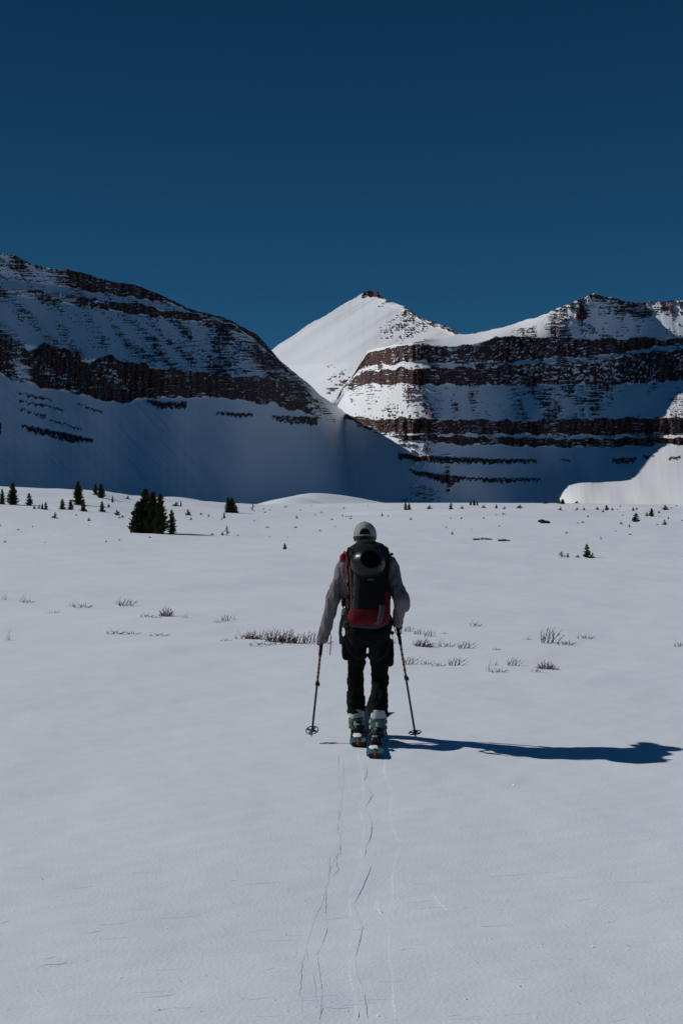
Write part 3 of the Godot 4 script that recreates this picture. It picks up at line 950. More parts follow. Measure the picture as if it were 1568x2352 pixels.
func trees() -> void:
	crowns = [spruce_crown(1, 0.34, 1.5, 36, 0.062, 0.56), spruce_crown(2, 0.30, 1.05, 29, 0.062, 0.62), spruce_crown(3, 0.36, 1.0, 17, 0.10, 0.8), spruce_crown(4, 0.8, 0.9, 9, 0.17, 0.8), spruce_crown(5, 0.42, 0.4, 12, 0.10, 0.8)]
	var st := begin()
	tube(st, [Vector3(0, -0.02, 0), Vector3(0.004, 0.4, 0.003), Vector3(0, 0.96, 0)], [0.026, 0.017, 0.003], 7)
	trunk_mesh = done(st)
	# [foot x, top, foot y, width, kind, label]; surveyed on the photograph
	var A := [
		[335, 1121, 1224.5, 52, 0, "tallest dark spruce in the middle of the big clump on the left snowfield"],
		[352, 1127, 1225.5, 46, 0, "second tall spruce of the big clump, just right of its tallest tree"],
		[318, 1150, 1224.5, 44, 0, "bushy spruce at the left end of the big clump, leaning out over the snow"],
		[369, 1132, 1226.5, 36, 0, "slim spired spruce on the right side of the big clump"],
		[395, 1170, 1227.5, 25, 1, "small separate spruce standing just right of the big clump"],
		[307, 1182, 1224, 26, 3, "knee-high spruce at the sunny left foot of the big clump"],
		[6, 1122, 1160, 16, 1, "spruce cut by the picture edge on the far left"],
		[30, 1109, 1161, 27, 0, "dense dark spruce second from the far left on the snow rise"],
		[68, 1133, 1162, 19, 2, "small lone spruce with a neat cone, right of the two at the far left"],
		[180, 1105, 1160, 25, 0, "tall dense spruce standing highest on the left snow rise"],
		[192, 1146, 1175, 17, 2, "low spruce at the foot of the tall one on the left snow rise"],
		[144, 1146, 1170, 17, 2, "bushy young spruce to the left of the tall one on the rise"],
		[163, 1147, 1171, 15, 2, "narrow young spruce close beside the tall one on the rise"],
		[220, 1110, 1137, 14, 1, "left spruce of the pair standing on the skyline of the snow rise"],
		[233, 1112, 1145, 20, 0, "right spruce of the pair standing on the skyline of the snow rise"],
		[235, 1151, 1176, 16, 2, "small cone-shaped spruce below the skyline pair"],
		[106, 1153, 1171, 10, 2, "right-hand sapling in the row of three on the left rise"],
		[98, 1156, 1170, 7, 2, "middle sapling in the row of three on the left rise"],
		[91, 1158, 1169, 7, 3, "left-hand sapling in the row of three on the left rise"],
		[80, 1160, 1169, 7, 3, "tiny round sapling between the neat cone spruce and the row of three"],
		[127, 1177, 1191, 14, 3, "low squat spruce alone on the open snow far left"],
		[205, 1189, 1197, 8, 3, "tiny dark spruce tip to the right of the squat one on the open snow"],
		[259, 1138, 1154, 6, 1, "thin spire between the skyline pair and the big clump"],
		[250, 1157, 1165, 8, 3, "small bush below the thin spire left of the big clump"],
		[348, 1171, 1185, 15, 3, "dark bush half hidden behind the big clump"],
		[269, 1171, 1184, 15, 3, "ragged low bush on the snow left of the big clump"],
		[282, 1183, 1189, 7, 3, "tiny tip beside the ragged low bush left of the big clump"],
		[374, 1139, 1146, 9, 3, "dark tuft on the skyline directly behind the big clump"],
		[294, 1139, 1146, 11, 3, "dark tuft on the skyline left of the big clump"],
		[405, 1153, 1163, 18, 3, "spreading low bush on the skyline right of the big clump"],
		[416, 1150, 1163, 5, 1, "thin post-like sapling beside the spreading skyline bush"],
		[432, 1170, 1184, 14, 3, "small dark pyramid bush on the snow right of the big clump"],
		[439, 1187, 1194, 5, 3, "tiny tip just below the small pyramid bush"],
		[524, 1141, 1178, 18, 1, "left spire of the dark spruce group below the sunlit bank"],
		[533, 1143, 1179, 20, 0, "middle spire of the dark spruce group below the sunlit bank"],
		[541, 1160, 1179, 17, 2, "low right shoulder tree of the dark spruce group below the sunlit bank"],
		[515, 1177, 1191, 7, 2, "small sapling in front of the dark spruce group below the sunlit bank"],
		[581, 1155, 1174, 11, 4, "sparse grey spruce at the foot of the sunlit bank"],
		[521, 1207, 1231, 15, 4, "sparse half-dead sapling on the snow between the big clump and the skier"],
		[511, 1221, 1230, 8, 3, "low tuft left of the half-dead sapling"],
		[488, 1223, 1229, 7, 3, "small tuft farther left of the half-dead sapling"],
		[654, 1248, 1262, 10, 2, "tiny lone spruce on the bare snow left of the skier's head"],
		[681, 1184, 1191, 6, 3, "dark speck of a bush on the plain up and left of the skier's cap"],
		[479, 1181, 1187, 5, 3, "dark speck of a bush right of the small pyramid bush"],
		[931, 1154, 1171, 10, 1, "left tree of the small pair on the plain right of the skier's head"],
		[939, 1156, 1171, 11, 2, "right tree of the small pair on the plain right of the skier's head"],
		[986, 1161, 1170, 14, 3, "round low bush right of the small pair on the plain"],
		[1035, 1155, 1170, 11, 2, "pointed young spruce alone on the plain's far edge below the band's end"],
		[1060, 1162, 1169, 8, 3, "small tuft right of the pointed young spruce on the plain"],
		[1080, 1150, 1161, 7, 1, "left spire of three on the far edge of the plain"],
		[1088, 1147, 1161, 8, 1, "middle spire of three on the far edge of the plain"],
		[1095, 1151, 1161, 7, 2, "right spire of three on the far edge of the plain"],
		[1110, 1160, 1167, 12, 3, "low bush below and right of the three spires"],
		[1139, 1159, 1168, 7, 2, "slim sapling on the plain between two low bushes"],
		[1158, 1163, 1170, 8, 3, "small grey bush right of the slim sapling"],
		[1193, 1160, 1168, 15, 3, "spreading dark bush in the middle of the right plain"],
		[1251, 1150, 1157, 12, 3, "dark tuft on the plain's edge just left of the sunlit snow"],
		[1283, 1145, 1157, 9, 1, "left tree of the dark pair in front of the shadow's edge"],
		[1291, 1146, 1158, 11, 0, "right tree of the dark pair in front of the shadow's edge"],
		[1286, 1164, 1172, 10, 3, "small mound of spruce below the dark pair at the shadow's edge"],
		[1324, 1146, 1152, 11, 3, "flat dark bush against the sunlit snow on the right"],
		[1324, 1165, 1171, 6, 3, "tiny tuft below the flat bush against the sunlit snow"],
		[1340, 1165, 1172, 5, 2, "tiny upright sapling right of the tuft below the flat bush"],
		[1371, 1164, 1171, 9, 3, "left bush of the cluster of three on the right plain"],
		[1392, 1160, 1172, 11, 2, "tallest middle tree of the cluster of three on the right plain"],
		[1405, 1166, 1172, 7, 3, "right bush of the cluster of three on the right plain"],
		[1384, 1170, 1176, 6, 3, "tip in front of the cluster of three on the right plain"],
		[1453, 1165, 1173, 7, 2, "left twin sapling beyond the broad cone spruce on the right"],
		[1461, 1165, 1172, 5, 2, "right twin sapling beyond the broad cone spruce on the right"],
		[1459, 1178, 1199, 21, 2, "broad cone-shaped spruce on the right plain near the picture edge"],
		[1495, 1167, 1187, 12, 0, "narrow taller spruce right of the broad cone-shaped one"],
		[1484, 1176, 1186, 8, 3, "bush leaning against the narrow spruce near the right edge"],
		[1526, 1160, 1172, 16, 3, "wide dark bush near the right picture edge, close to the sunlit slope"],
		[1512, 1172, 1179, 6, 3, "small tuft between the narrow spruce and the wide dark bush"],
		[1534, 1185, 1193, 5, 3, "tiny tip near the right edge below the wide dark bush"],
		[1525, 1194, 1206, 11, 3, "low spreading bush lowest at the right picture edge"],
		[1425, 1198, 1204, 8, 3, "round tuft left of the broad cone-shaped spruce"],
		[1444, 1203, 1211, 5, 3, "tiny tip just below the broad cone-shaped spruce"],
		[877, 1178, 1186, 5, 3, "small dark tip on the plain just right of the skier's cap"],
		[943, 1189, 1194, 7, 3, "low grey tuft on the plain right of the skier's shoulder line"],
		[1059, 1187, 1192, 5, 3, "small tuft on the open plain right of the skier"],
		[1110, 1187, 1192, 5, 3, "small tuft on the open plain, right of another like it"],
		[1038, 1221, 1228, 6, 3, "dark tip on the open snow between the skier and the flat scrub"],
		[1347, 1249, 1281, 20, 2, "green pointed spruce on a small snow hummock in the right snowfield"],
		[1359, 1270, 1282, 13, 3, "low dark skirt of branches right of the green spruce on the hummock"],
		[1288, 1267, 1280, 24, 4, "ragged half-buried bush left of the green spruce on the hummock"],
		[1303, 1271, 1281, 7, 2, "upright twiggy tip between the ragged bush and the green spruce"],
		[1326, 1275, 1281, 11, 3, "tiny tuft close to the left of the green spruce on the hummock"],
		[1379, 1232, 1240, 7, 4, "grey sprig on the open snow above the green spruce on the right"]]
	for a in A:
		var p := landing(a[0], a[2])
		var d := -p.z
		var k: float = 1.0
		var tall: float = (a[2] - a[1]) / FOCAL * d * 1.02
		var wide: float = a[3] / FOCAL * d
		spruce(p, tall, wide, a[4], a[5])
	# specks of buried scrub far out, too small to tell apart
	var r := RandomNumberGenerator.new()
	r.seed = 9
	for k in 70:
		var x := r.randf_range(-20, 1590)
		var y := 1163.0 + 75.0 * pow(r.randf(), 1.5)
		if x < 520: y += 14.0
		if absf(x - 350) < 70 and y < 1235: continue
		if x > 800 and x < 880 and y > 1195: continue
		var p := landing(x, y)
		spruce(p, r.randf_range(2.0, 5.0) / FOCAL * -p.z, r.randf_range(3.0, 9.0) / FOCAL * -p.z, 3 if r.randf() < 0.6 else 4, "speck of low scrub poking out of the far snow plain", "specks of low scrub on the far plain")
	# flat things: a dark log-like boulder and two mats of scrub
	for e in [[1250, 1202, 30, 6, "long low dark boulder lying on the plain right of the skier", "boulder"]]:
		var p := landing(e[0], e[1])
		var d := -p.z
		st = begin()
		lump(st, Vector3(0, 0.12, 0), Vector3(e[2] / FOCAL * d * 0.42, e[3] / FOCAL * d * 0.6, 0.5), Basis(Vector3.BACK, -0.07), 0.8, 0.8, 20, 12, 0.0)
		lump(st, Vector3(-0.35, 0.22, 0.1), Vector3(e[2] / FOCAL * d * 0.25, e[3] / FOCAL * d * 0.6, 0.4), Basis(Vector3.BACK, 0.1), 0.7, 0.8, 20, 12, 0.0)
		var o := part("boulder", done(st), paint(0.05, 0.045, 0.045, 0.95), self)
		o.position = p
		tag(o, e[4], e[5])
	for e in [[1108, 1240, 42, "left flat mat of scrub on the snow right of the skier's shoulder"], [1156, 1243, 24, "right flat mat of scrub, beside a longer one, right of the skier's shoulder"]]:
		var p := landing(e[0], e[1])
		var d := -p.z
		var half: float = e[2] / FOCAL * d * 0.5
		st = begin()
		for k in 80:
			var u := r.randf_range(-1, 1)
			var q := Vector3(u * half, ground(p.x + u * half, d) - p.y + r.randf_range(0, 0.05) * (1.0 - u * u), r.randf_range(-0.3, 0.3))
			needle_tuft(st, q, Vector3(r.randf_range(-1, 1), 0.3, 0), 0.10, r)
		var o := part("scrub_mat", done(st), M.needles, self)
		o.position = p
		tag(o, e[3], "scrub")

# ---------------------------------------------------------------- bare willow stems

func twigs(seed_at: int, stems: int, lean: float, spread: float, forks: int) -> ArrayMesh:
	# one unit wide and up to one unit tall
	var r := RandomNumberGenerator.new()
	r.seed = seed_at
	var st := begin()
	for s in stems:
		var tone := r.randf_range(0.6, 1.5)
		st.set_color(Color(0.11 * tone, 0.050 * tone, 0.034 * tone))
		var foot := Vector3(r.randf_range(-0.5, 0.5), -0.05, r.randf_range(-0.35, 0.35))
		var tall := r.randf_range(0.3, 1.0) * (1.0 - absf(foot.x) * 0.7)
		var way := Vector3(lean + r.randf_range(-spread, spread) + foot.x * 0.5, 1.0, r.randf_range(-spread, spread) * 0.8).normalized()
		var pts := [foot]
		for k in 4:
			way = (way + Vector3(r.randf_range(-0.16, 0.2), r.randf_range(-0.12, 0.06), r.randf_range(-0.16, 0.16))).normalized()
			pts.append(pts[-1] + way * tall * 0.27)
		tube(st, pts, [0.021, 0.019, 0.016, 0.012, 0.006], 3)
		for f in forks:
			var i := r.randi_range(1, 3)
			var w := (way + Vector3(r.randf_range(-0.8, 0.9), r.randf_range(-0.2, 0.3), r.randf_range(-0.8, 0.8))).normalized()
			var l := tall * r.randf_range(0.15, 0.38)
			tube(st, [pts[i], pts[i] + w * l * 0.5, pts[i] + w * l + Vector3(0, l * 0.12, 0)], [0.014, 0.011, 0.006], 3)
	return done(st)

func shrubs() -> void:
	var kinds := [twigs(1, 15, 0.3, 0.4, 3), twigs(2, 16, 0.2, 0.85, 3), twigs(3, 8, 0.4, 0.45, 2), twigs(4, 46, 0.15, 0.7, 3)]
	# [x, top, foot y, width, kind, label]
	var B := [
		[8, 1358, 1379, 14, 2, "sprig of bare stems at the far left picture edge, upper row"],
		[50, 1358, 1385, 16, 2, "tall sprig of bare stems second from the left, upper row"],
		[64, 1374, 1385, 20, 1, "low fan of stems leaning right beside the tall left sprig"],
		[162, 1380, 1394, 20, 2, "faint thin sprig left of the flat tuft in the upper row"],
		[187, 1381, 1397, 32, 1, "flat wind-combed tuft of stems in the upper row on the left"],
		[268, 1370, 1389, 16, 2, "upright left end of the upper shrub below the big spruce clump"],
		[288, 1371, 1393, 36, 0, "bushy upper shrub below the big spruce clump"],
		[335, 1405, 1418, 22, 1, "small tuft left of the round brown shrub"],
		[358, 1412, 1419, 16, 1, "low stubble just left of the round brown shrub"],
		[380, 1394, 1416, 28, 3, "round brown shrub of dense stems on the left"],
		[421, 1408, 1420, 18, 2, "thin tuft right of the round brown shrub"],
		[498, 1422, 1431, 13, 1, "low stubble left of the leaning shrub beside the long thicket"],
		[517, 1406, 1428, 20, 0, "leaning shrub standing above the left end of the long thicket"],
		[536, 1409, 1424, 8, 2, "single curved sprig right of the leaning shrub"],
		[262, 1444, 1458, 30, 1, "left half of the flat row of stems low on the left"],
		[296, 1449, 1458, 34, 1, "right half of the flat row of stems low on the left"],
		[362, 1453, 1462, 34, 1, "scattered stubble right of the flat row of stems"],
		[17, 1440, 1472, 11, 2, "bare upright sprig at the left edge, lower row"],
		[118, 1401, 1409, 32, 2, "barely visible stubble on the snow far left"],
		[518, 1464, 1473, 20, 1, "outlying stubble at the left tip of the long thicket"],
		[556, 1448, 1468, 30, 1, "left end shrub of the long thicket left of the skier"],
		[577, 1449, 1469, 34, 3, "second shrub from the left in the long thicket"],
		[606, 1438, 1470, 26, 0, "tallest spiky shrub in the long thicket"],
		[628, 1443, 1475, 36, 3, "dense dark shrub in the middle of the long thicket"],
		[660, 1444, 1477, 40, 3, "thickest brown shrub in the long thicket, right of its middle"],
		[595, 1470, 1482, 42, 1, "low dark front shrub of the long thicket"],
		[648, 1470, 1480, 36, 1, "low right front stubble of the long thicket"],
		[686, 1447, 1479, 36, 0, "open shrub near the right end of the long thicket"],
		[711, 1439, 1478, 36, 0, "pale open shrub at the right end of the long thicket, by the skier's hand"],
		[745, 1466, 1479, 26, 1, "low stems between the skier's left hand and hip"],
		[936, 1433, 1452, 20, 0, "pale sprig just right of the skier's right hand"],
		[959, 1441, 1458, 22, 0, "left of two leaning shrubs right of the skier's right hand"],
		[983, 1442, 1462, 24, 0, "right of two leaning shrubs right of the skier's right hand"],
		[1016, 1450, 1456, 18, 2, "wisp of stems right of the two leaning shrubs"],
		[969, 1467, 1486, 42, 3, "brown shrub in the second row right of the pole"],
		[1005, 1466, 1486, 15, 2, "upright sprig in the second row right of the pole"],
		[1024, 1471, 1486, 28, 1, "open low shrub in the second row right of the pole"],
		[1066, 1468, 1490, 38, 0, "leaning shrub at the right end of the second row"],
		[903, 1462, 1480, 14, 2, "thin stems between the skier's hip and the right pole"],
		[1090, 1423, 1439, 22, 1, "faint fan of stems alone on the snow above the second row"],
		[1138, 1485, 1493, 15, 1, "small stubble on the snow right of the second row"],
		[1207, 1462, 1470, 20, 2, "wisp of stems left of the tall swept shrub"],
		[1258, 1430, 1477, 44, 0, "tall swept shrub of long stems on the right, biggest there"],
		[1296, 1466, 1482, 34, 1, "low drooping stems right of the tall swept shrub"],
		[1341, 1454, 1468, 34, 1, "fan of drooping stems alone, right of the tall swept shrub"],
		[1560, 1471, 1487, 26, 1, "sprig of stems at the right picture edge"],
		[938, 1503, 1527, 34, 0, "leaning shrub in the lowest row just right of the pole"],
		[976, 1513, 1527, 20, 1, "low stems in the lowest row, second from the pole"],
		[1004, 1520, 1532, 26, 1, "stubble in the lowest row, third from the pole"],
		[1044, 1505, 1529, 38, 0, "upright shrub in the middle of the lowest row"],
		[1120, 1511, 1544, 13, 2, "tall pair of stems at the left of the lowest right group"],
		[1143, 1530, 1546, 30, 1, "low stubble behind the tall pair of stems"],
		[1135, 1515, 1530, 16, 2, "short stems rising behind the low stubble of the lowest right group"],
		[1176, 1506, 1529, 30, 0, "spreading shrub in the centre of the lowest right group"],
		[1228, 1526, 1546, 24, 2, "thin sprig left of the last dark shrub in the lowest row"],
		[1250, 1519, 1537, 34, 3, "last dark dense shrub at the right end of the lowest row"],
		[1270, 1526, 1540, 18, 1, "drooping stems on the right flank of the last dark shrub"]]
	for b in B:
		var p := landing(b[0], b[2])
		var d := -p.z
		var tall: float = (b[2] - b[1]) / FOCAL * d * 1.15
		var wide: float = b[3] / FOCAL * d
		var o := part("willow_shrub", kinds[b[4]], M.twig, self)
		o.position = p
		o.scale = Vector3(wide, tall, maxf(wide * 0.7, 0.1))
		if b[4] == 3: o.rotation.y = rng.randf_range(-0.5, 0.5)
		tag(o, b[5], "shrub")

# ---------------------------------------------------------------- the skier

func wrap_hand(f: Field, grip: Vector3, axis: Vector3, wrist: Vector3, thumb_up: float) -> void:
	# a fist round a pole grip: palm on the wrist's side, four unequal fingers round the grip, thumb across
	var y := axis.normalized()
	var back := wrist - grip
	back = (back - y * back.dot(y)).normalized()
	var side := y.cross(back).normalized() * thumb_up
	var at := func(angle: float, r: float, h: float) -> Vector3:
		return grip + back * cos(angle) * r + side * sin(angle) * r + y * h
	for i in 4:                                          # palm
		f.bone(at.call(-0.2, 0.034, 0.034 - 0.021 * i), wrist + y * (0.012 - 0.010 * i), 0.013, 0.018, 0.014)
	f.bone(wrist, wrist + (wrist - grip).normalized() * 0.03, 0.022, 0.024, 0.02)
	for i in 4:
		var h := 0.036 - 0.0215 * i
		var l: float = [0.95, 1.05, 1.0, 0.8][i]
		var r0: float = [0.0092, 0.0095, 0.009, 0.008][i]
		f.bone(at.call(-0.5, 0.034, h), at.call(-1.5 * l, 0.031, h), r0 * 1.12, r0 * 1.05, 0.004)
		f.bone(at.call(-1.5 * l, 0.031, h), at.call(-2.7 * l, 0.028, h - 0.001), r0 * 1.05, r0 * 0.98, 0.003)
		f.bone(at.call(-2.7 * l, 0.028, h - 0.001), at.call(-3.7 * l, 0.027, h - 0.002), r0 * 0.98, r0 * 0.85, 0.003)
	f.bone(at.call(0.4, 0.036, 0.028), at.call(1.2, 0.032, 0.046), 0.0125, 0.011, 0.006)
	f.bone(at.call(1.2, 0.032, 0.046), at.call(2.1, 0.028, 0.050), 0.011, 0.0095, 0.003)

func strap(st: SurfaceTool, pts: Array, half: float, thick: float, across: Vector3) -> void:
	var r := []
	for p in pts: r.append(thick)
	tube(st, pts, r, 8, half / thick, across)

func make_pole(label: String, tip: Vector3, top: Vector3, loop: Array, flop: Vector3) -> void:
	var o := thing("ski_pole", label, "ski pole", tip)
	var axis := (top - tip).normalized()
	var l := tip.distance_to(top)
	var q := func(t: float) -> Vector3: return axis * (l * t)
	var st := begin()
	tube(st, [q.call(0.06), q.call(0.52)], [0.0085, 0.0085], 12)
	part("lower_shaft", done(st), paint(0.018, 0.018, 0.02, 0.4, 0.5), o)
	st = begin()
	tube(st, [q.call(0.50), q.call(0.80)], [0.0095, 0.0100], 12)
	part("upper_shaft", done(st), paint(0.30, 0.165, 0.085, 0.5, 0.4), o)
	st = begin()
	for t in [0.565, 0.61, 0.655, 0.69, 0.735, 0.77]:
		tube(st, [q.call(t), q.call(t + 0.012)], [0.0106, 0.0108], 12)
	part("shaft_marking", done(st), paint(0.05, 0.03, 0.025, 0.6), o)
	st = begin()
	lathe(st, q.call(0.485), axis, [Vector2(0.009, 0), Vector2(0.0145, 0.006), Vector2(0.015, 0.03), Vector2(0.011, 0.042), Vector2(0.009, 0.044)], 12)
	lump(st, q.call(0.50) + Vector3(0.016, 0, 0.004), Vector3(0.006, 0.016, 0.008), frame_of(axis), 0.5, 0.5, 10, 8)
	part("lock_collar", done(st), paint(0.02, 0.02, 0.022, 0.4, 0.5), o)
	st = begin()
	lathe(st, q.call(0.78), axis, [Vector2(0.010, 0), Vector2(0.0145, 0.01), Vector2(0.0145, l * 0.11), Vector2(0.017, l * 0.115), Vector2(0.016, l * 0.14), Vector2(0.018, l * 0.19), Vector2(0.021, l * 0.205), Vector2(0.020, l * 0.217), Vector2(0.008, l * 0.226), Vector2(0, l * 0.228)], 14, 1.15)
	part("grip", done(st), paint(0.014, 0.014, 0.015, 0.75, 0.3), o)
	st = begin()
	lathe(st, Vector3.ZERO, axis, [Vector2(0, -0.008), Vector2(0.003, 0), Vector2(0.006, 0.02), Vector2(0.0085, 0.07), Vector2(0, 0.075)], 10)
	part("tip", done(st), paint(0.25, 0.25, 0.26, 0.35, 0.6), o)
	# a snow basket: rim, web and four windows
	st = begin()
	var b := frame_of(flop)                              # the basket hangs loose on its hinge
	var hub: Vector3 = q.call(0.055)
	axis = flop.normalized()
	var rim := []
	var rr := []
	for k in 25:
		var a := TAU * k / 24
		rim.append(hub + (b.x * cos(a) + b.z * sin(a)) * 0.049 + axis * 0.004)
		rr.append(0.0042)
	tube(st, rim, rr, 6)
	lathe(st, hub - axis * 0.008, axis, [Vector2(0.009, 0), Vector2(0.014, 0.002), Vector2(0.013, 0.022), Vector2(0.009, 0.024)], 14)
	for k in 4:
		var a := TAU * k / 4 + 0.5
		var pa: Vector3 = b.x * cos(a) + b.z * sin(a)
		var pb: Vector3 = axis.cross(pa)
		strap(st, [hub, hub + pa * 0.026 + axis * 0.002, hub + pa * 0.048 + axis * 0.004], 0.0125, 0.0022, pb)
	part("basket", done(st), paint(0.10, 0.105, 0.11, 0.5, 0.4), o)
	st = begin()
	strap(st, loop.map(func(p): return p - tip), 0.011, 0.002, Vector3(0.3, 0.1, 1))
	part("wrist_strap", done(st), paint(0.014, 0.014, 0.016, 0.85, 0.2), o)

func ski_outline(t: float) -> float:                     # half width along the ski, 0 tail to 1 shovel
	var w := lerpf(0.068, 0.064, t) - 0.017 * sin(PI * clampf(t, 0, 1))
	if t < 0.035: w *= 0.72 + 0.28 * sqrt(t / 0.035)
	if t > 0.88: w *= sqrt(maxf(1.0 - pow((t - 0.88) / 0.12, 2.0), 0.0))
	return maxf(w, 0.002)

func ski_rise(t: float) -> float:
	return 0.006 * maxf(0.0, 1.0 - t / 0.2) + 0.10 * pow(maxf(0.0, (t - 0.80) / 0.20), 2.0)

func make_ski(label: String, tail: Vector3, turn: float, pieces: Dictionary) -> Node3D:
	var o := thing("ski", label, "ski", tail)
	o.rotation.y = turn
	var n := 60
	var length := 1.72
	var v := PackedVector3Array()
	for i in n + 1:
		var t := float(i) / n
		var w := ski_outline(t)
		for p in [Vector2(-0.97, 0), Vector2(-1, 0.023), Vector2(-0.9, 0.0275), Vector2(0, 0.0285), Vector2(0.9, 0.0275), Vector2(1, 0.023), Vector2(0.97, 0)]:
			v.append(Vector3(p.x * w, p.y + ski_rise(t) + 0.006, -t * length))
	var idx := PackedInt32Array()
	var side := begin()
	var top := begin()
	var tail_end := begin()
	for i in n:
		for c in 6:
			var a := v[i * 7 + c]
			var b := v[i * 7 + c + 1]
			var e := v[i * 7 + 7 + c]
			var g := v[i * 7 + 8 + c]
			var st := (tail_end if i < 6 else top) if c in [1, 2, 3, 4] else side
			var nn := (b - a).cross(e - a).normalized()
			if nn.dot(Vector3(0 if c in [1, 2, 3, 4] else (-1 if c == 0 else 1), 1 if c in [1, 2, 3, 4] else 0, 0)) < 0: nn = -nn
			tri(st, a, b, e, nn, nn, nn)
			tri(st, b, g, e, nn, nn, nn)
		var d := -Vector3.UP
		tri(side, v[i * 7], v[i * 7 + 6], v[i * 7 + 7], d, d, d)
		tri(side, v[i * 7 + 6], v[i * 7 + 13], v[i * 7 + 7], d, d, d)
	for c in range(1, 6): tri(side, v[0], v[c], v[c + 1], Vector3.BACK, Vector3.BACK, Vector3.BACK)
	part("edge_and_base", done(side), paint(0.012, 0.012, 0.014, 0.5, 0.4), o)
	part("top_sheet", done(top), paint(0.013, 0.016, 0.018, 0.45, 0.4), o)
	part("tail_sheet", done(tail_end), M.teal, o)
	# the skin's tail clip, an orange tongue over the tail
	var st := begin()
	strap(st, [Vector3(0, 0.014, 0.004), Vector3(0, 0.036, 0.003), Vector3(0, 0.041, -0.02), Vector3(0, 0.038, -0.13)], 0.0115, 0.003, Vector3.RIGHT)
	lump(st, Vector3(0, 0.045, -0.10), Vector3(0.013, 0.007, 0.014), Basis(), 0.6, 0.6, 12, 8)
	part("skin_clip", done(st), M.rust, o)
	st = begin()
	for s in [-1, 1]:
		strap(st, [Vector3(s * 0.0165, 0.0385, -0.003), Vector3(s * 0.0165, 0.038, -0.06), Vector3(s * 0.0165, 0.036, -0.16)], 0.004, 0.002, Vector3.RIGHT)
	part("tail_stripe", done(st), paint(0.02, 0.018, 0.02, 0.6), o)
	# packed snow carried on the ski behind the boot
	st = begin()
	lump(st, Vector3(-0.008, 0.031, pieces.snow), Vector3(0.038, 0.010, 0.085), Basis(), 0.9, 0.8, 18, 10, 0.16)
	part("snow_on_ski", done(st), M.snow_plain, o)
	var hz: float = pieces.heel
	st = begin()
	lump(st, Vector3(0, 0.036, hz), Vector3(0.034, 0.010, 0.055), Basis(), 0.4, 0.4)
	lump(st, Vector3(0, 0.066, hz + 0.005), Vector3(0.028, 0.024, 0.034), Basis(Vector3.RIGHT, 0.2), 0.6, 0.7)
	var hp := part("heel_binding", done(st), paint(0.012, 0.012, 0.013, 0.4, 0.5), o)
	st = begin()
	tube(st, [Vector3(-0.012, 0.07, hz - 0.02), Vector3(-0.012, 0.088, hz - 0.04)], [0.006, 0.005], 8)
	tube(st, [Vector3(0.012, 0.07, hz - 0.02), Vector3(0.012, 0.088, hz - 0.04)], [0.006, 0.005], 8)
	lump(st, Vector3(0, 0.09, hz + 0.008), Vector3(0.020, 0.006, 0.020), Basis(Vector3.RIGHT, -0.5), 0.5, 0.5, 12, 8)
	part("heel_pins", done(st), paint(0.5, 0.5, 0.5, 0.3, 0.6), hp)
	st = begin()
	tube(st, [Vector3(-0.052, 0.02, hz - 0.03), Vector3(-0.056, 0.05, hz + 0.03), Vector3(-0.05, 0.058, hz + 0.06)], [0.004, 0.004, 0.005], 6)
	tube(st, [Vector3(0.052, 0.02, hz - 0.03), Vector3(0.056, 0.05, hz + 0.03), Vector3(0.05, 0.058, hz + 0.06)], [0.004, 0.004, 0.005], 6)
	part("ski_brake", done(st), paint(0.06, 0.06, 0.06, 0.4, 0.5), o)
	st = begin()
	lump(st, Vector3(0, 0.038, pieces.toe), Vector3(0.036, 0.014, 0.05), Basis(), 0.4, 0.4)
	for s in [-1, 1]: lump(st, Vector3(s * 0.034, 0.06, pieces.toe), Vector3(0.008, 0.02, 0.012), Basis(), 0.5, 0.5, 10, 8)
	part("toe_binding", done(st), paint(0.03, 0.03, 0.03, 0.4, 0.5), o)
	return o

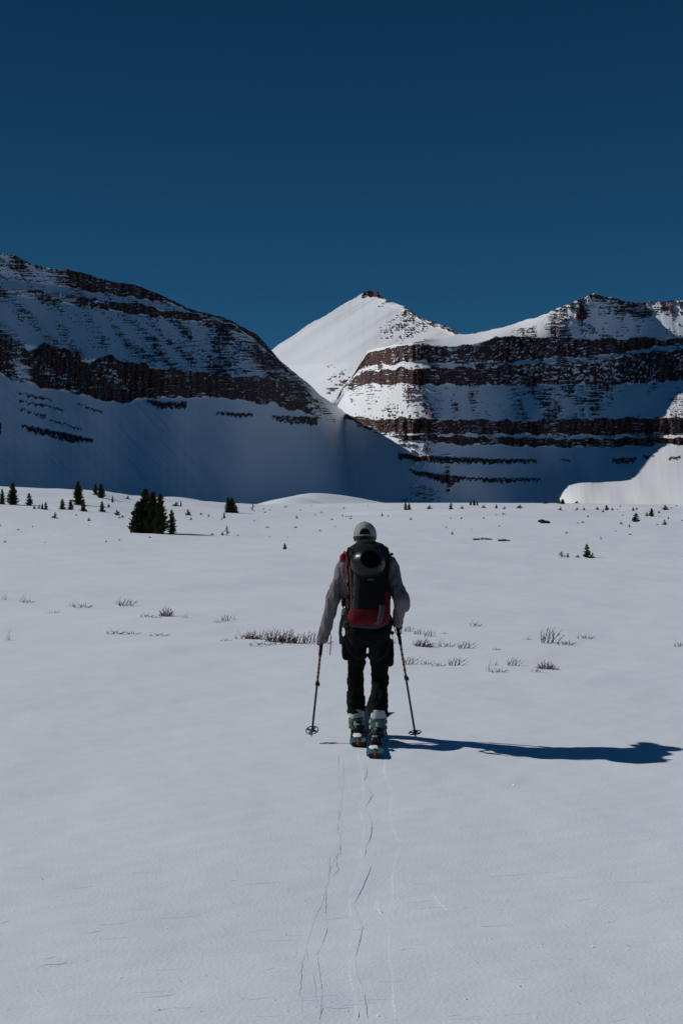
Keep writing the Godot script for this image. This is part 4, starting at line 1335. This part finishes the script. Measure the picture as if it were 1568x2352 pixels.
func boot(parent: Node3D, heel: Vector3, pitch: float, shin: Vector3, low: float, dot: bool) -> void:
	# heel: back of the sole on the ski; pitch: how far the heel is lifted; shin: top of the shaft
	var fwd := Vector3(0, -sin(pitch), -cos(pitch))
	var up := Vector3(0, cos(pitch), -sin(pitch))
	var b := Basis(Vector3.RIGHT, up, -fwd)
	var ankle := heel + fwd * 0.075 + up * low
	var f := Field.new(heel + Vector3(-0.09, -0.14, -0.36), heel + Vector3(0.09, 0.26, 0.08), 0.007)
	f.bone(heel + fwd * 0.04 + up * 0.035, heel + fwd * 0.26 + up * 0.035, 0.037, 0.042, 0.03, Vector3(1.05, 1, 1))
	f.bone(heel + fwd * 0.055 + up * 0.05, ankle, 0.044, 0.05, 0.04)
	f.bone(heel + fwd * 0.20 + up * 0.06, ankle + fwd * 0.02, 0.04, 0.048, 0.04)
	f.bone(ankle, ankle.lerp(shin, 0.5), 0.052, 0.054, 0.03)
	var root := part("ski_boot", field_mesh([f]), M.boot_black, parent)
	var st := begin()
	lump(st, heel + fwd * 0.125 + up * 0.004, Vector3(0.043, 0.010, 0.15), b, 0.3, 0.6, 20, 8)
	part("sole", done(st), paint(0.02, 0.02, 0.02, 0.9), root)
	# green cuff with a rounded spine at the back, then the white upper
	var axis := (shin - ankle).normalized()
	st = begin()
	lathe(st, ankle + up * 0.005, axis, [Vector2(0.050, -0.034), Vector2(0.061, -0.026), Vector2(0.064, 0.0), Vector2(0.0635, 0.036), Vector2(0.066, 0.039), Vector2(0.0655, 0.050), Vector2(0.060, 0.053)], 24, 1.16)
	part("cuff", done(st), M.green, root)
	st = begin()
	lathe(st, ankle + axis * 0.045 + up * 0.005, axis, [Vector2(0.053, -0.01), Vector2(0.0605, 0.0), Vector2(0.062, 0.03), Vector2(0.0625, 0.065), Vector2(0.060, 0.074), Vector2(0.055, 0.07), Vector2(0.053, 0.03)], 24, 1.14)
	part("upper_cuff", done(st), M.boot_white, root)
	st = begin()
	for s in [-1, 1]:
		for h in [-0.015, 0.03]:
			var p: Vector3 = ankle + axis * h + Vector3(s * 0.064, 0, 0.012)
			lump(st, p, Vector3(0.006, 0.009, 0.022), Basis(Vector3.RIGHT, 0.3), 0.4, 0.4, 10, 8)
	lump(st, ankle + axis * 0.020 + Vector3(-0.012, 0, 0.074), Vector3(0.012, 0.017, 0.007), Basis(), 0.6, 0.6, 12, 8)
	part("buckle", done(st), paint(0.55, 0.57, 0.58, 0.35, 0.6), root)
	st = begin()
	lump(st, ankle - axis * 0.03 + Vector3(0.0, -0.004, 0.062), Vector3(0.028, 0.034, 0.018), Basis(), 0.8, 0.8, 14, 10)
	part("heel_spoiler", done(st), M.boot_black, root)
	if dot:
		st = begin()
		lump(st, ankle + Vector3(0.004, -0.036, 0.080), Vector3(0.0095, 0.0095, 0.004), Basis(), 1, 1, 14, 8)
		part("yellow_button", done(st), paint(0.55, 0.33, 0.01, 0.5), root)

func skier() -> void:
	M.teal = paint(0.022, 0.155, 0.185, 0.35, 0.5)
	M.rust = paint(0.22, 0.062, 0.018, 0.5, 0.4)
	M.boot_black = paint(0.010, 0.010, 0.011, 0.4, 0.5)
	M.green = paint(0.010, 0.085, 0.058, 0.3, 0.5)
	M.boot_white = paint(0.42, 0.43, 0.45, 0.45, 0.4)
	var fold := FastNoiseLite.new()
	fold.seed = 21
	fold.noise_type = FastNoiseLite.TYPE_SIMPLEX
	fold.fractal_type = FastNoiseLite.FRACTAL_FBM
	fold.fractal_octaves = 2
	fold.frequency = 1.0

	# joints: across, height, distance
	var gl := ground(0.12, 8.0)
	var hipl := pt(0.120, 0.90, 7.90)
	var hipr := pt(0.298, 0.90, 7.88)
	var kneel := pt(0.112, 0.47, 8.02)
	var kneer := pt(0.306, 0.48, 7.96)
	var heell := pt(0.124, 0.062, 7.99)
	var heelr := pt(0.285, 0.085, 7.64)
	var shinl := pt(0.118, 0.30, 8.09)
	var shinr := pt(0.288, 0.335, 7.745)
	var waist := pt(0.206, 1.02, 7.92)
	var chest := pt(0.206, 1.28, 8.05)
	var neck := pt(0.200, 1.475, 8.15)
	var head := pt(0.192, 1.600, 8.21)
	var shl := pt(0.040, 1.385, 8.06)
	var shr := pt(0.376, 1.395, 8.05)
	var ell := pt(-0.066, 1.115, 7.98)
	var elr := pt(0.470, 1.105, 7.84)
	var wrl := pt(-0.142, 0.845, 8.03)
	var wrr := pt(0.447, 0.955, 7.985)
	var gripl := pt(-0.160, 0.770, 8.045)
	var gripr := pt(0.448, 0.905, 8.01)
	var tipl := pt(-0.234, 0.055, 7.79)
	var tipr := pt(0.596, 0.0, 7.955)
	tipr.y = ground(0.596, 7.955) - 0.01
	var polel := (gripl - tipl).normalized()
	var poler := (gripr - tipr).normalized()

	var who := thing("person", "ski tourer in grey shirt, black trousers and pale cap walking away with two poles", "person", Vector3(0.2, 0, -7.9))
	var off := -who.position
	var shift := func(m: Array) -> Array: return m

	# the body itself: one skin, with hands of their own finer grain
	var f := Field.new(pt(-0.24, 0.10, 8.36), pt(0.58, 1.76, 7.66), 0.013)
	f.bone(hipl, kneel, 0.070, 0.050); f.bone(kneel, shinl, 0.050, 0.040)
	f.bone(hipr, kneer, 0.070, 0.050); f.bone(kneer, shinr, 0.050, 0.040)
	f.bone(hipl, hipr, 0.085, 0.085, 0.05)
	f.bone(waist + Vector3(-0.06, 0, 0), chest + Vector3(-0.07, 0, 0), 0.085, 0.095, 0.06)
	f.bone(waist + Vector3(0.06, 0, 0), chest + Vector3(0.07, 0, 0), 0.085, 0.095, 0.06)
	f.bone(hipl.lerp(hipr, 0.5), waist, 0.11, 0.10, 0.06)
	f.bone(shl, shr, 0.050, 0.050, 0.05); f.bone(chest, neck, 0.09, 0.05, 0.06)
	f.bone(shl, ell, 0.048, 0.038); f.bone(ell, wrl, 0.038, 0.027)
	f.bone(shr, elr, 0.048, 0.038); f.bone(elr, wrr, 0.038, 0.027)
	f.bone(neck, head, 0.054, 0.056, 0.03)
	# head: skull, jaw, nose, ears
	var hf := Field.new(head + Vector3(-0.12, -0.17, -0.16), head + Vector3(0.12, 0.16, 0.15), 0.005)
	hf.bone(head + Vector3(0, 0.03, 0.03), head + Vector3(0, 0.02, -0.03), 0.080, 0.074, 0.03)
	hf.bone(head + Vector3(0, -0.03, -0.02), head + Vector3(0, -0.085, -0.075), 0.058, 0.034, 0.04)
	hf.bone(head + Vector3(0, 0.0, -0.100), head + Vector3(0, -0.032, -0.118), 0.010, 0.014, 0.014)
	hf.bone(head + Vector3(-0.014, -0.066, -0.099), head + Vector3(0.014, -0.066, -0.099), 0.007, 0.007, 0.008)
	hf.bone(head + Vector3(0, -0.04, 0.02), neck, 0.056, 0.056, 0.03)
	for s in [-1, 1]:
		hf.bone(head + Vector3(s * 0.078, 0.014, 0.006), head + Vector3(s * 0.083, -0.030, -0.004), 0.010, 0.008, 0.008, Vector3(0.8, 1, 1.6))
		hf.bone(head + Vector3(s * 0.090, 0.020, 0.016), head + Vector3(s * 0.088, -0.012, 0.016), 0.0075, 0.0065, 0.006)
	var lf := Field.new(gripl + Vector3(-0.09, -0.09, -0.09), gripl + Vector3(0.09, 0.16, 0.10), 0.0035)
	wrap_hand(lf, gripl, polel, gripl + Vector3(0.008, 0.05, 0.016), 1.0)
	lf.bone(gripl + Vector3(0.008, 0.05, 0.016), wrl, 0.024, 0.026, 0.02)
	var rf := Field.new(gripr + Vector3(-0.09, -0.09, -0.09), gripr + Vector3(0.09, 0.16, 0.10), 0.0035)
	wrap_hand(rf, gripr, poler, gripr + Vector3(0.014, 0.05, 0.05), -1.0)
	rf.bone(gripr + Vector3(0.014, 0.05, 0.05), wrr, 0.026, 0.027, 0.02)
	var skin := paint(0.15, 0.055, 0.037, 0.6, 0.4)
	var body := part("body", field_mesh([f, hf, lf, rf]), skin, who)
	body.position = off
	var st := begin()
	for s in [-1, 1]: lump(st, head + Vector3(s * 0.031, 0.012, -0.091), Vector3(0.013, 0.008, 0.008), Basis(), 1, 1, 14, 8)
	var eyes := part("eye", done(st), paint(0.6, 0.6, 0.58, 0.2, 0.6), who)
	eyes.position = off
	st = begin()
	lump(st, head + Vector3(0, 0.022, 0.022), Vector3(0.087, 0.090, 0.094), Basis(), 1, 1, 28, 16, 0.05)
	lump(st, head + Vector3(0, -0.035, 0.055), Vector3(0.068, 0.05, 0.045), Basis(), 1, 1, 20, 12, 0.05)
	part("hair", done(st), paint(0.022, 0.013, 0.008, 0.6, 0.4), who).position = off

	# trousers, rumpled over the boots
	f = Field.new(pt(-0.03, 0.10, 8.28), pt(0.46, 1.06, 7.58), 0.0105)
	f.bone(hipl + Vector3(0.01, 0.05, 0), kneel, 0.100, 0.060, 0.04); f.bone(kneel, shinl, 0.060, 0.068, 0.03); f.bone(shinl, shinl + Vector3(0, -0.15, 0.015), 0.068, 0.074, 0.03)
	f.bone(hipr + Vector3(-0.01, 0.05, 0), kneer, 0.100, 0.061, 0.04); f.bone(kneer, shinr, 0.062, 0.070, 0.03); f.bone(shinr, shinr + Vector3(0, -0.12, 0.0), 0.070, 0.076, 0.03)
	f.bone(hipl + Vector3(0.02, 0.02, 0), hipr + Vector3(-0.02, 0.02, 0), 0.112, 0.112, 0.05)
	f.bone(pt(0.125, 0.86, 7.82), pt(0.135, 0.82, 7.83), 0.075, 0.07, 0.05); f.bone(pt(0.29, 0.86, 7.80), pt(0.28, 0.82, 7.81), 0.075, 0.07, 0.05)
	f.bone(hipl.lerp(hipr, 0.5) + Vector3(0, 0.02, 0), waist, 0.13, 0.13, 0.05, Vector3(1.2, 1, 0.95))
	f.bone(pt(0.025, 0.80, 7.90), pt(0.040, 0.66, 7.93), 0.026, 0.034, 0.03)       # cargo pockets
	f.bone(pt(0.390, 0.78, 7.88), pt(0.383, 0.62, 7.90), 0.024, 0.036, 0.03)
	f.wrinkle(fold, 0.012, Vector3(9, 13, 9), 0.10, 0.62)
	f.wrinkle(fold, 0.007, Vector3(18, 24, 18), 0.10, 0.55)
	f.wrinkle(fold, 0.010, Vector3(6, 8, 6), 0.62, 1.0)
	for z in f.nz:                                       # hems: higher at the back than in front
		for y in f.ny:
			for x in f.nx:
				var p := f.lo + Vector3(x, y, z) * f.cell
				var hem := 0.172 + 0.022 * clampf((p.z + 8.09) / 0.1, -1.5, 1.0) if p.x < 0.205 else 0.225 + 0.055 * clampf((p.z + 7.745) / 0.09, -1.4, 1.0)
				hem += 0.012 * fold.get_noise_2d(p.x * 20, p.z * 20)
				var i := (z * f.ny + y) * f.nx + x
				f.f[i] = maxf(f.f[i], hem - p.y)
	var black := paint(0.0085, 0.0085, 0.0095, 0.92, 0.15)
	var tr := part("trousers", field_mesh([f]), black, who)
	tr.position = off
	st = begin()
	lump(st, pt(0.262, 0.735, 7.775) , Vector3(0.036, 0.06, 0.012), Basis(Vector3.RIGHT, -0.15), 0.35, 0.35, 20, 12)
	part("patch_pocket", done(st), paint(0.016, 0.016, 0.019, 0.9, 0.15), tr)
	# harness leg loops that hang between the thighs
	st = begin()
	strap(st, [pt(0.02, 0.84, 7.80), pt(0.07, 0.715, 7.775), pt(0.13, 0.665, 7.785), pt(0.185, 0.675, 7.82), pt(0.202, 0.69, 7.85)], 0.012, 0.003, Vector3.UP)
	strap(st, [pt(0.39, 0.82, 7.79), pt(0.345, 0.70, 7.765), pt(0.29, 0.655, 7.775), pt(0.235, 0.67, 7.81), pt(0.204, 0.69, 7.85)], 0.012, 0.003, Vector3.UP)
	strap(st, [pt(0.175, 0.66, 7.83), pt(0.204, 0.685, 7.845), pt(0.232, 0.655, 7.83)], 0.014, 0.005, Vector3.UP)
	part("leg_loop", done(st), paint(0.014, 0.0135, 0.014, 0.85, 0.2), tr)

	# shirt with full sleeves
	f = Field.new(pt(-0.24, 0.74, 8.28), pt(0.60, 1.56, 7.66), 0.0105)
	f.bone(waist + Vector3(-0.07, -0.07, 0.0), chest + Vector3(-0.075, 0, 0), 0.105, 0.115, 0.05)
	f.bone(waist + Vector3(0.07, -0.07, 0.0), chest + Vector3(0.075, 0, 0), 0.105, 0.115, 0.05)
	f.bone(shl + Vector3(0.03, -0.01, 0), shr + Vector3(-0.03, -0.01, 0), 0.068, 0.068, 0.05)
	f.bone(chest, neck + Vector3(0, 0.01, 0.01), 0.105, 0.062, 0.06)
	f.bone(shl, ell, 0.067, 0.056, 0.04); f.bone(ell, wrl + Vector3(-0.009, -0.052, 0), 0.056, 0.043, 0.02)
	f.bone(shl.lerp(ell, 0.15), pt(0.07, 1.22, 8.02), 0.058, 0.06, 0.05)
	f.bone(shr, elr, 0.067, 0.058, 0.04); f.bone(elr, wrr + Vector3(0.002, -0.022, 0.006), 0.057, 0.043, 0.02)
	f.bone(elr + Vector3(0.010, 0.02, 0), elr + Vector3(0.014, -0.030, -0.01), 0.060, 0.056, 0.03)
	f.bone(shr.lerp(elr, 0.15), pt(0.345, 1.22, 8.0), 0.06, 0.06, 0.05)
	f.wrinkle(fold, 0.0095, Vector3(23, 3.0, 15), 0.8, 1.5)
	f.wrinkle(fold, 0.004, Vector3(44, 8, 30), 0.8, 1.5)
	var shirt := part("shirt", field_mesh([f]), paint(0.172, 0.152, 0.162, 0.95, 0.15), who)
	shirt.position = off
	st = begin()
	lathe(st, wrr + Vector3(0.002, -0.026, 0.008), (wrr - elr).normalized() + Vector3(0, -0.6, 0), [Vector2(0.030, -0.03), Vector2(0.044, -0.026), Vector2(0.046, 0.0), Vector2(0.041, 0.026), Vector2(0.031, 0.028)], 18)
	part("cuff", done(st), paint(0.172, 0.152, 0.162, 0.95, 0.15), shirt)
	st = begin()
	lathe(st, wrl + Vector3(-0.010, -0.056, 0), (wrl - ell).normalized(), [Vector2(0.036, -0.03), Vector2(0.045, -0.028), Vector2(0.045, 0.012), Vector2(0.038, 0.022), Vector2(0.029, 0.022)], 18)
	part("cuff", done(st), paint(0.172, 0.152, 0.162, 0.95, 0.15), shirt)

	cap(who, off, head)
	boot(who, heell + off, 0.03, shinl + off, 0.030, false)
	boot(who, heelr + off, 0.20, shinr + off, 0.088, true)

	# skis
	make_ski("left ski, set forward, teal tail with an orange skin clip", pt(0.128, ground(0.13, 7.62), 7.62), -0.01, {"snow": -0.25, "heel": -0.385, "toe": -0.66})
	make_ski("right ski, trailing nearest the camera, teal tail with an orange skin clip", pt(0.246, ground(0.25, 7.26), 7.26), -0.02, {"snow": -0.20, "heel": -0.31, "toe": -0.66})

	make_pole("left ski pole, tan and black, its snow basket lifted just off the snow", tipl, gripl + polel * 0.055, [gripl + polel * 0.05 + Vector3(0.014, 0, 0.01), pt(-0.095, 0.875, 8.02), pt(-0.085, 0.80, 8.02), pt(-0.088, 0.72, 8.03), pt(-0.092, 0.655, 8.03)], Vector3(-0.12, 0.85, 0.42))
	make_pole("right ski pole, tan and black, planted in the snow beside the shadow", tipr, gripr + poler * 0.055, [gripr + poler * 0.05, pt(0.425, 0.95, 7.95), pt(0.410, 0.93, 7.94), pt(0.432, 0.85, 7.97), pt(0.452, 0.812, 7.99), pt(0.478, 0.84, 7.98), pt(0.482, 0.94, 7.97), pt(0.462, 0.97, 7.97)], Vector3(-0.12, 0.95, 0.10))
	pack()
	helmet()

func cap(who: Node3D, off: Vector3, head: Vector3) -> void:
	# pale cap: six-panel crown with an arched gap at the back, strap, visor and button
	var c := head + Vector3(0, 0.026, 0.010)
	var half := Vector3(0.096, 0.103, 0.108)
	var tilt := Basis(Vector3.RIGHT, -0.10)
	var st := begin()
	var dirt := begin()
	var nu := 48
	var nv := 18
	for skin in 2:
		var k := 1.0 if skin == 0 else 0.965
		for j in nv:
			for i in nu:
				var quad := []
				var mid := Vector2((i + 0.5) / nu * TAU, (j + 0.5) / nv)
				for o in [[0, 0], [1, 0], [0, 1], [1, 1]]:
					var lo: float = TAU * (i + o[0]) / nu
					var la: float = lerpf(-0.16, PI / 2, float(j + o[1]) / nv)
					quad.append(Vector3(cos(la) * cos(lo), sin(la), cos(la) * sin(lo)))
				var dx := wrapf(mid.x - PI / 2, -PI, PI)          # the back looks towards +z
				var la := lerpf(-0.16, PI / 2, mid.y)
				if absf(dx) < 0.50 and la > -0.10 and la < 0.48 * sqrt(maxf(0.0, 1.0 - pow(dx / 0.50, 2.0))) + 0.02: continue
				var p := []
				var n := []
				for q in quad:
					p.append(c + off + tilt * (q * half * k))
					n.append((tilt * (q / half)).normalized() * (1.0 if skin == 0 else -1.0))
				tri(st, p[0], p[1], p[2], n[0], n[1], n[2])
				tri(st, p[1], p[3], p[2], n[1], n[3], n[2])
	# the rim
	var rim := []
	var rr := []
	for i in nu + 1:
		var lo := TAU * i / nu
		rim.append(c + off + tilt * (Vector3(cos(-0.16) * cos(lo), sin(-0.16), cos(-0.16) * sin(lo)) * half * 0.985))
		rr.append(0.0045)
	tube(st, rim, rr, 6)
	var arch := []
	rr = []
	for i in 17:
		var dx := lerpf(-0.50, 0.50, i / 16.0)
		var la := 0.48 * sqrt(maxf(0.0, 1.0 - pow(dx / 0.50, 2.0))) + 0.0
		arch.append(c + off + tilt * (Vector3(cos(la) * sin(dx), sin(la), cos(la) * cos(dx)) * half * 1.0))
		rr.append(0.0045)
	tube(st, arch, rr, 6)
	var o := part("cap", done(st), paint(0.335, 0.325, 0.31, 0.9, 0.15), who)
	st = begin()
	for i in 6:
		var lo := TAU * (i + 0.5) / 6
		var seam := []
		rr = []
		for j in 11:
			var la := lerpf(0.5 if absf(wrapf(lo - PI / 2, -PI, PI)) < 0.3 else -0.12, 1.5, j / 10.0)
			seam.append(c + off + tilt * (Vector3(cos(la) * cos(lo), sin(la), cos(la) * sin(lo)) * half * 1.002))
			rr.append(0.0022)
		tube(st, seam, rr, 5)
	part("cap_seam", done(st), paint(0.42, 0.40, 0.38, 0.9, 0.15), o)
	st = begin()
	lump(st, c + off + tilt * Vector3(0, 0.105, 0), Vector3(0.009, 0.005, 0.009), tilt, 1, 1, 12, 8)
	part("cap_button", done(st), paint(0.45, 0.43, 0.40, 0.9), o)
	st = begin()
	lump(st, c + off + tilt * Vector3(0, -0.022, -0.135), Vector3(0.078, 0.006, 0.07), tilt * Basis(Vector3.RIGHT, -0.18), 1.0, 0.8, 24, 10)
	part("visor", done(st), paint(0.45, 0.43, 0.40, 0.9, 0.15), o)

func pack() -> void:
	var foot := pt(0.212, 0.945, 7.80)
	var o := thing("backpack", "large black and crimson touring backpack on the skier's back, a helmet lashed to it", "backpack", foot)
	var lean := Basis(Vector3.RIGHT, -0.27)              # follows the bent back
	var at := func(x: float, y: float, z: float) -> Vector3: return lean * Vector3(x, y, z)
	var red := paint(0.125, 0.007, 0.016, 0.8, 0.25)
	var dark := paint(0.011, 0.0115, 0.0125, 0.85, 0.2)
	var grey := paint(0.050, 0.051, 0.052, 0.85, 0.2)
	var tan_cloth := paint(0.125, 0.115, 0.085, 0.9, 0.15)
	var webbing := paint(0.016, 0.016, 0.016, 0.85, 0.2)
	var st := begin()
	lump(st, at.call(0, 0.27, -0.03), Vector3(0.158, 0.275, 0.105), lean, 0.35, 0.45, 36, 24, 0.03)
	part("main_bag", done(st), dark, o)
	st = begin()
	lump(st, at.call(0, 0.045, 0.0), Vector3(0.160, 0.088, 0.110), lean, 0.7, 0.55, 32, 18, 0.05)
	part("base_compartment", done(st), red, o)
	st = begin()
	lump(st, at.call(0.022, 0.315, 0.055), Vector3(0.110, 0.235, 0.052), lean, 0.28, 0.35, 32, 24, 0.02)
	part("front_panel", done(st), dark, o)
	st = begin()
	lump(st, at.call(-0.092, 0.27, 0.048), Vector3(0.030, 0.20, 0.056), lean * Basis(Vector3.BACK, -0.05), 0.4, 0.5, 20, 18, 0.03)
	part("side_gusset", done(st), grey, o)
	st = begin()
	lump(st, at.call(0.128, 0.14, 0.01), Vector3(0.040, 0.125, 0.085), lean, 0.4, 0.5, 20, 18, 0.05)
	part("side_pocket", done(st), red, o)
	st = begin()
	lump(st, at.call(0.145, 0.23, 0.03), Vector3(0.034, 0.065, 0.045), lean, 0.6, 0.6, 20, 14, 0.06)
	part("side_pouch", done(st), dark, o)
	st = begin()
	lump(st, at.call(0.004, 0.555, -0.055), Vector3(0.168, 0.108, 0.118), lean * Basis(Vector3.RIGHT, 0.15), 0.9, 0.8, 36, 20, 0.06)
	lump(st, at.call(-0.01, 0.625, -0.05), Vector3(0.095, 0.050, 0.085), lean, 0.9, 0.8, 24, 14, 0.08)
	part("lid", done(st), paint(0.024, 0.027, 0.025, 0.85, 0.2), o)
	# straps down the left side, with the red cord that shows between
	st = begin()
	strap(st, [at.call(-0.147, 0.50, 0.055), at.call(-0.142, 0.40, 0.075), at.call(-0.134, 0.25, 0.083), at.call(-0.130, 0.09, 0.08)], 0.009, 0.003, Vector3.RIGHT)
	part("compression_strap", done(st), tan_cloth, o)
	st = begin()
	strap(st, [at.call(-0.160, 0.56, 0.02), at.call(-0.166, 0.47, 0.025), at.call(-0.158, 0.33, 0.045), at.call(-0.156, 0.22, 0.05), at.call(-0.160, 0.12, 0.03)], 0.008, 0.004, Vector3.RIGHT)
	part("red_strap", done(st), paint(0.26, 0.02, 0.03, 0.7, 0.25), o)
	st = begin()
	for y in [0.44, 0.30, 0.20]:
		st = begin()
		strap(st, [at.call(-0.168, y, -0.03), at.call(-0.166, y - 0.006, 0.045), at.call(-0.12, y - 0.012, 0.098)], 0.008, 0.003, Vector3.UP)
		lump(st, at.call(-0.162, y - 0.006, 0.058), Vector3(0.010, 0.014, 0.010), lean, 0.4, 0.4, 10, 8)
		part("side_strap", done(st), webbing, o)
	st = begin()
	strap(st, [at.call(-0.150, 0.60, 0.02), at.call(-0.166, 0.55, 0.05), at.call(-0.160, 0.50, 0.07), at.call(-0.150, 0.44, 0.085)], 0.011, 0.004, Vector3.RIGHT)
	part("lid_strap", done(st), webbing, o)
	st = begin()
	strap(st, [at.call(0.150, 0.60, 0.02), at.call(0.164, 0.52, 0.05), at.call(0.150, 0.36, 0.07), at.call(0.140, 0.28, 0.08)], 0.010, 0.003, Vector3.RIGHT)
	part("lid_strap", done(st), webbing, o)
	st = begin()
	lump(st, at.call(0.186, 0.545, 0.02), Vector3(0.014, 0.010, 0.012), lean, 0.4, 0.4, 10, 8)
	part("strap_end", done(st), webbing, o)
	st = begin()
	lump(st, at.call(-0.196, 0.535, -0.10), Vector3(0.030, 0.034, 0.05), lean, 0.6, 0.6, 16, 12, 0.08)
	tube(st, [at.call(-0.205, 0.555, -0.08), at.call(-0.185, 0.575, -0.04), at.call(-0.165, 0.55, -0.02), at.call(-0.165, 0.47, -0.01)], [0.012, 0.012, 0.011, 0.009], 8)
	part("shoulder_strap", done(st), paint(0.24, 0.018, 0.026, 0.75, 0.25), o)
	# hip belt, pale padded wing and grey webbing
	st = begin()
	lump(st, at.call(-0.182, 0.055, -0.07), Vector3(0.034, 0.066, 0.09), lean, 0.5, 0.5, 18, 14, 0.04)
	part("hip_belt", done(st), tan_cloth, o)
	st = begin()
	lump(st, at.call(-0.176, -0.015, -0.045), Vector3(0.028, 0.020, 0.05), lean, 0.6, 0.6, 16, 10, 0.08)
	strap(st, [at.call(-0.185, 0.20, -0.03), at.call(-0.212, 0.17, -0.01), at.call(-0.205, 0.13, 0.0), at.call(-0.18, 0.10, 0.0)], 0.010, 0.004, Vector3.BACK)
	part("belt_pocket", done(st), grey, o)
	st = begin()
	lump(st, at.call(-0.196, 0.17, -0.03), Vector3(0.018, 0.036, 0.03), lean, 0.6, 0.6, 14, 10, 0.05)
	part("belt_loop", done(st), dark, o)
	st = begin()
	strap(st, [pt(0.015, 1.01, 7.76) - foot, pt(-0.002, 0.95, 7.76) - foot, pt(-0.010, 0.87, 7.77) - foot, pt(-0.004, 0.82, 7.78) - foot], 0.013, 0.004, Vector3.RIGHT)
	lump(st, pt(-0.004, 0.815, 7.78) - foot, Vector3(0.015, 0.036, 0.012), Basis(), 0.4, 0.4, 12, 10)
	part("hanging_buckle", done(st), paint(0.045, 0.044, 0.036, 0.8, 0.2), o)
	st = begin()
	strap(st, [at.call(0.105, 0.115, 0.125), at.call(0.098, 0.05, 0.125), at.call(0.080, -0.005, 0.110), at.call(0.055, -0.028, 0.085)], 0.021, 0.006, Vector3.RIGHT)
	part("lower_strap", done(st), paint(0.062, 0.061, 0.058, 0.85, 0.2), o)
	st = begin()
	strap(st, [at.call(-0.15, -0.02, 0.03), at.call(-0.05, -0.042, 0.07), at.call(0.06, -0.045, 0.07), at.call(0.15, -0.01, 0.02)], 0.014, 0.005, Vector3.UP)
	part("waist_webbing", done(st), grey, o)
	st = begin()
	tube(st, [pt(0.395, 0.86, 7.8) - foot, pt(0.405, 0.80, 7.8) - foot, pt(0.408, 0.72, 7.81) - foot, pt(0.400, 0.64, 7.82) - foot, pt(0.390, 0.62, 7.83) - foot], [0.0028, 0.0028, 0.0028, 0.0028, 0.0028], 6)
	lump(st, pt(0.397, 0.865, 7.8) - foot, Vector3(0.016, 0.014, 0.014), Basis(), 0.7, 0.7, 12, 8)
	part("hanging_cord", done(st), webbing, o)

func helmet() -> void:
	var where := pt(0.205, 1.410, 7.80)
	var o := thing("helmet", "glossy black ski helmet lashed upside-out to the back of the pack, opening towards the camera", "helmet", where)
	var axis := Vector3(0.20, 0.36, 0.90).normalized()
	var st := begin()
	# outside from the crown (hidden) to the rim, then in to the liner
	var prof := []
	for k in 13:
		var a := lerpf(-PI / 2, 0.86, k / 12.0)
		prof.append(Vector2(0.138 * cos(a), 0.135 * sin(a)))
	prof += [Vector2(0.086, 0.110), Vector2(0.081, 0.112), Vector2(0.076, 0.109)]
	lathe(st, Vector3.ZERO, axis, prof, 40, 0.93)
	var gloss := paint(0.010, 0.0105, 0.0115, 0.38, 0.3)
	gloss.clearcoat_enabled = true
	gloss.clearcoat = 0.12
	gloss.clearcoat_roughness = 0.2
	part("shell", done(st), gloss, o)
	st = begin()
	prof = [Vector2(0.076, 0.109), Vector2(0.074, 0.095)]
	for k in 9:
		var a := lerpf(0.75, -PI / 2, k / 8.0)
		prof.append(Vector2(0.098 * cos(a), 0.098 * sin(a) + 0.02))
	lathe(st, Vector3.ZERO, axis, prof, 36, 0.93)
	part("liner", done(st), paint(0.008, 0.008, 0.008, 0.95, 0.1), o)
	st = begin()
	var b := frame_of(axis)
	for k in 3:
		var ring := []
		var rr := []
		var a := lerpf(-0.35, 0.35, k / 2.0)
		for i in 13:
			var t := lerpf(-2.4, 0.2, i / 12.0)
			var q := Vector2(0.1385 * cos(a * 0.5 + 0.1 * k), 0.137 * sin(a * 0.5 + 0.1 * k))
			ring.append(b.x * cos(t) * q.x + b.z * sin(t) * q.x * 0.93 + b.y * q.y)
			rr.append(0.0022)
		tube(st, ring, rr, 5)
	part("shell_ridge", done(st), paint(0.016, 0.017, 0.018, 0.3, 0.5), o)
	# chin straps that lash it to the pack
	st = begin()
	strap(st, [Vector3(-0.10, 0.13, -0.06), Vector3(-0.125, 0.07, 0.03), Vector3(-0.10, 0.02, 0.085), Vector3(-0.07, 0.0, 0.10)], 0.008, 0.002, Vector3.UP)
	strap(st, [Vector3(0.09, 0.12, -0.02), Vector3(0.115, 0.05, 0.05), Vector3(0.10, -0.01, 0.095)], 0.008, 0.002, Vector3.UP)
	part("chin_strap", done(st), paint(0.013, 0.013, 0.014, 0.85, 0.2), o)
	# a small pale word on the lower edge, worn past reading
	st = begin()
	var x := -0.021
	for k in 6:
		var hh: float = [0.0042, 0.0034, 0.0034, 0.0036, 0.0032, 0.0036][k]
		lump(st, Vector3(x + 0.022, -0.121 + 0.0002 * k, 0.0925), Vector3(0.0031, hh, 0.0022), Basis(Vector3.RIGHT, -0.5), 0.4, 0.5, 10, 8)
		x += 0.0083
	part("lettering", done(st), paint(0.20, 0.21, 0.22, 0.6), o)
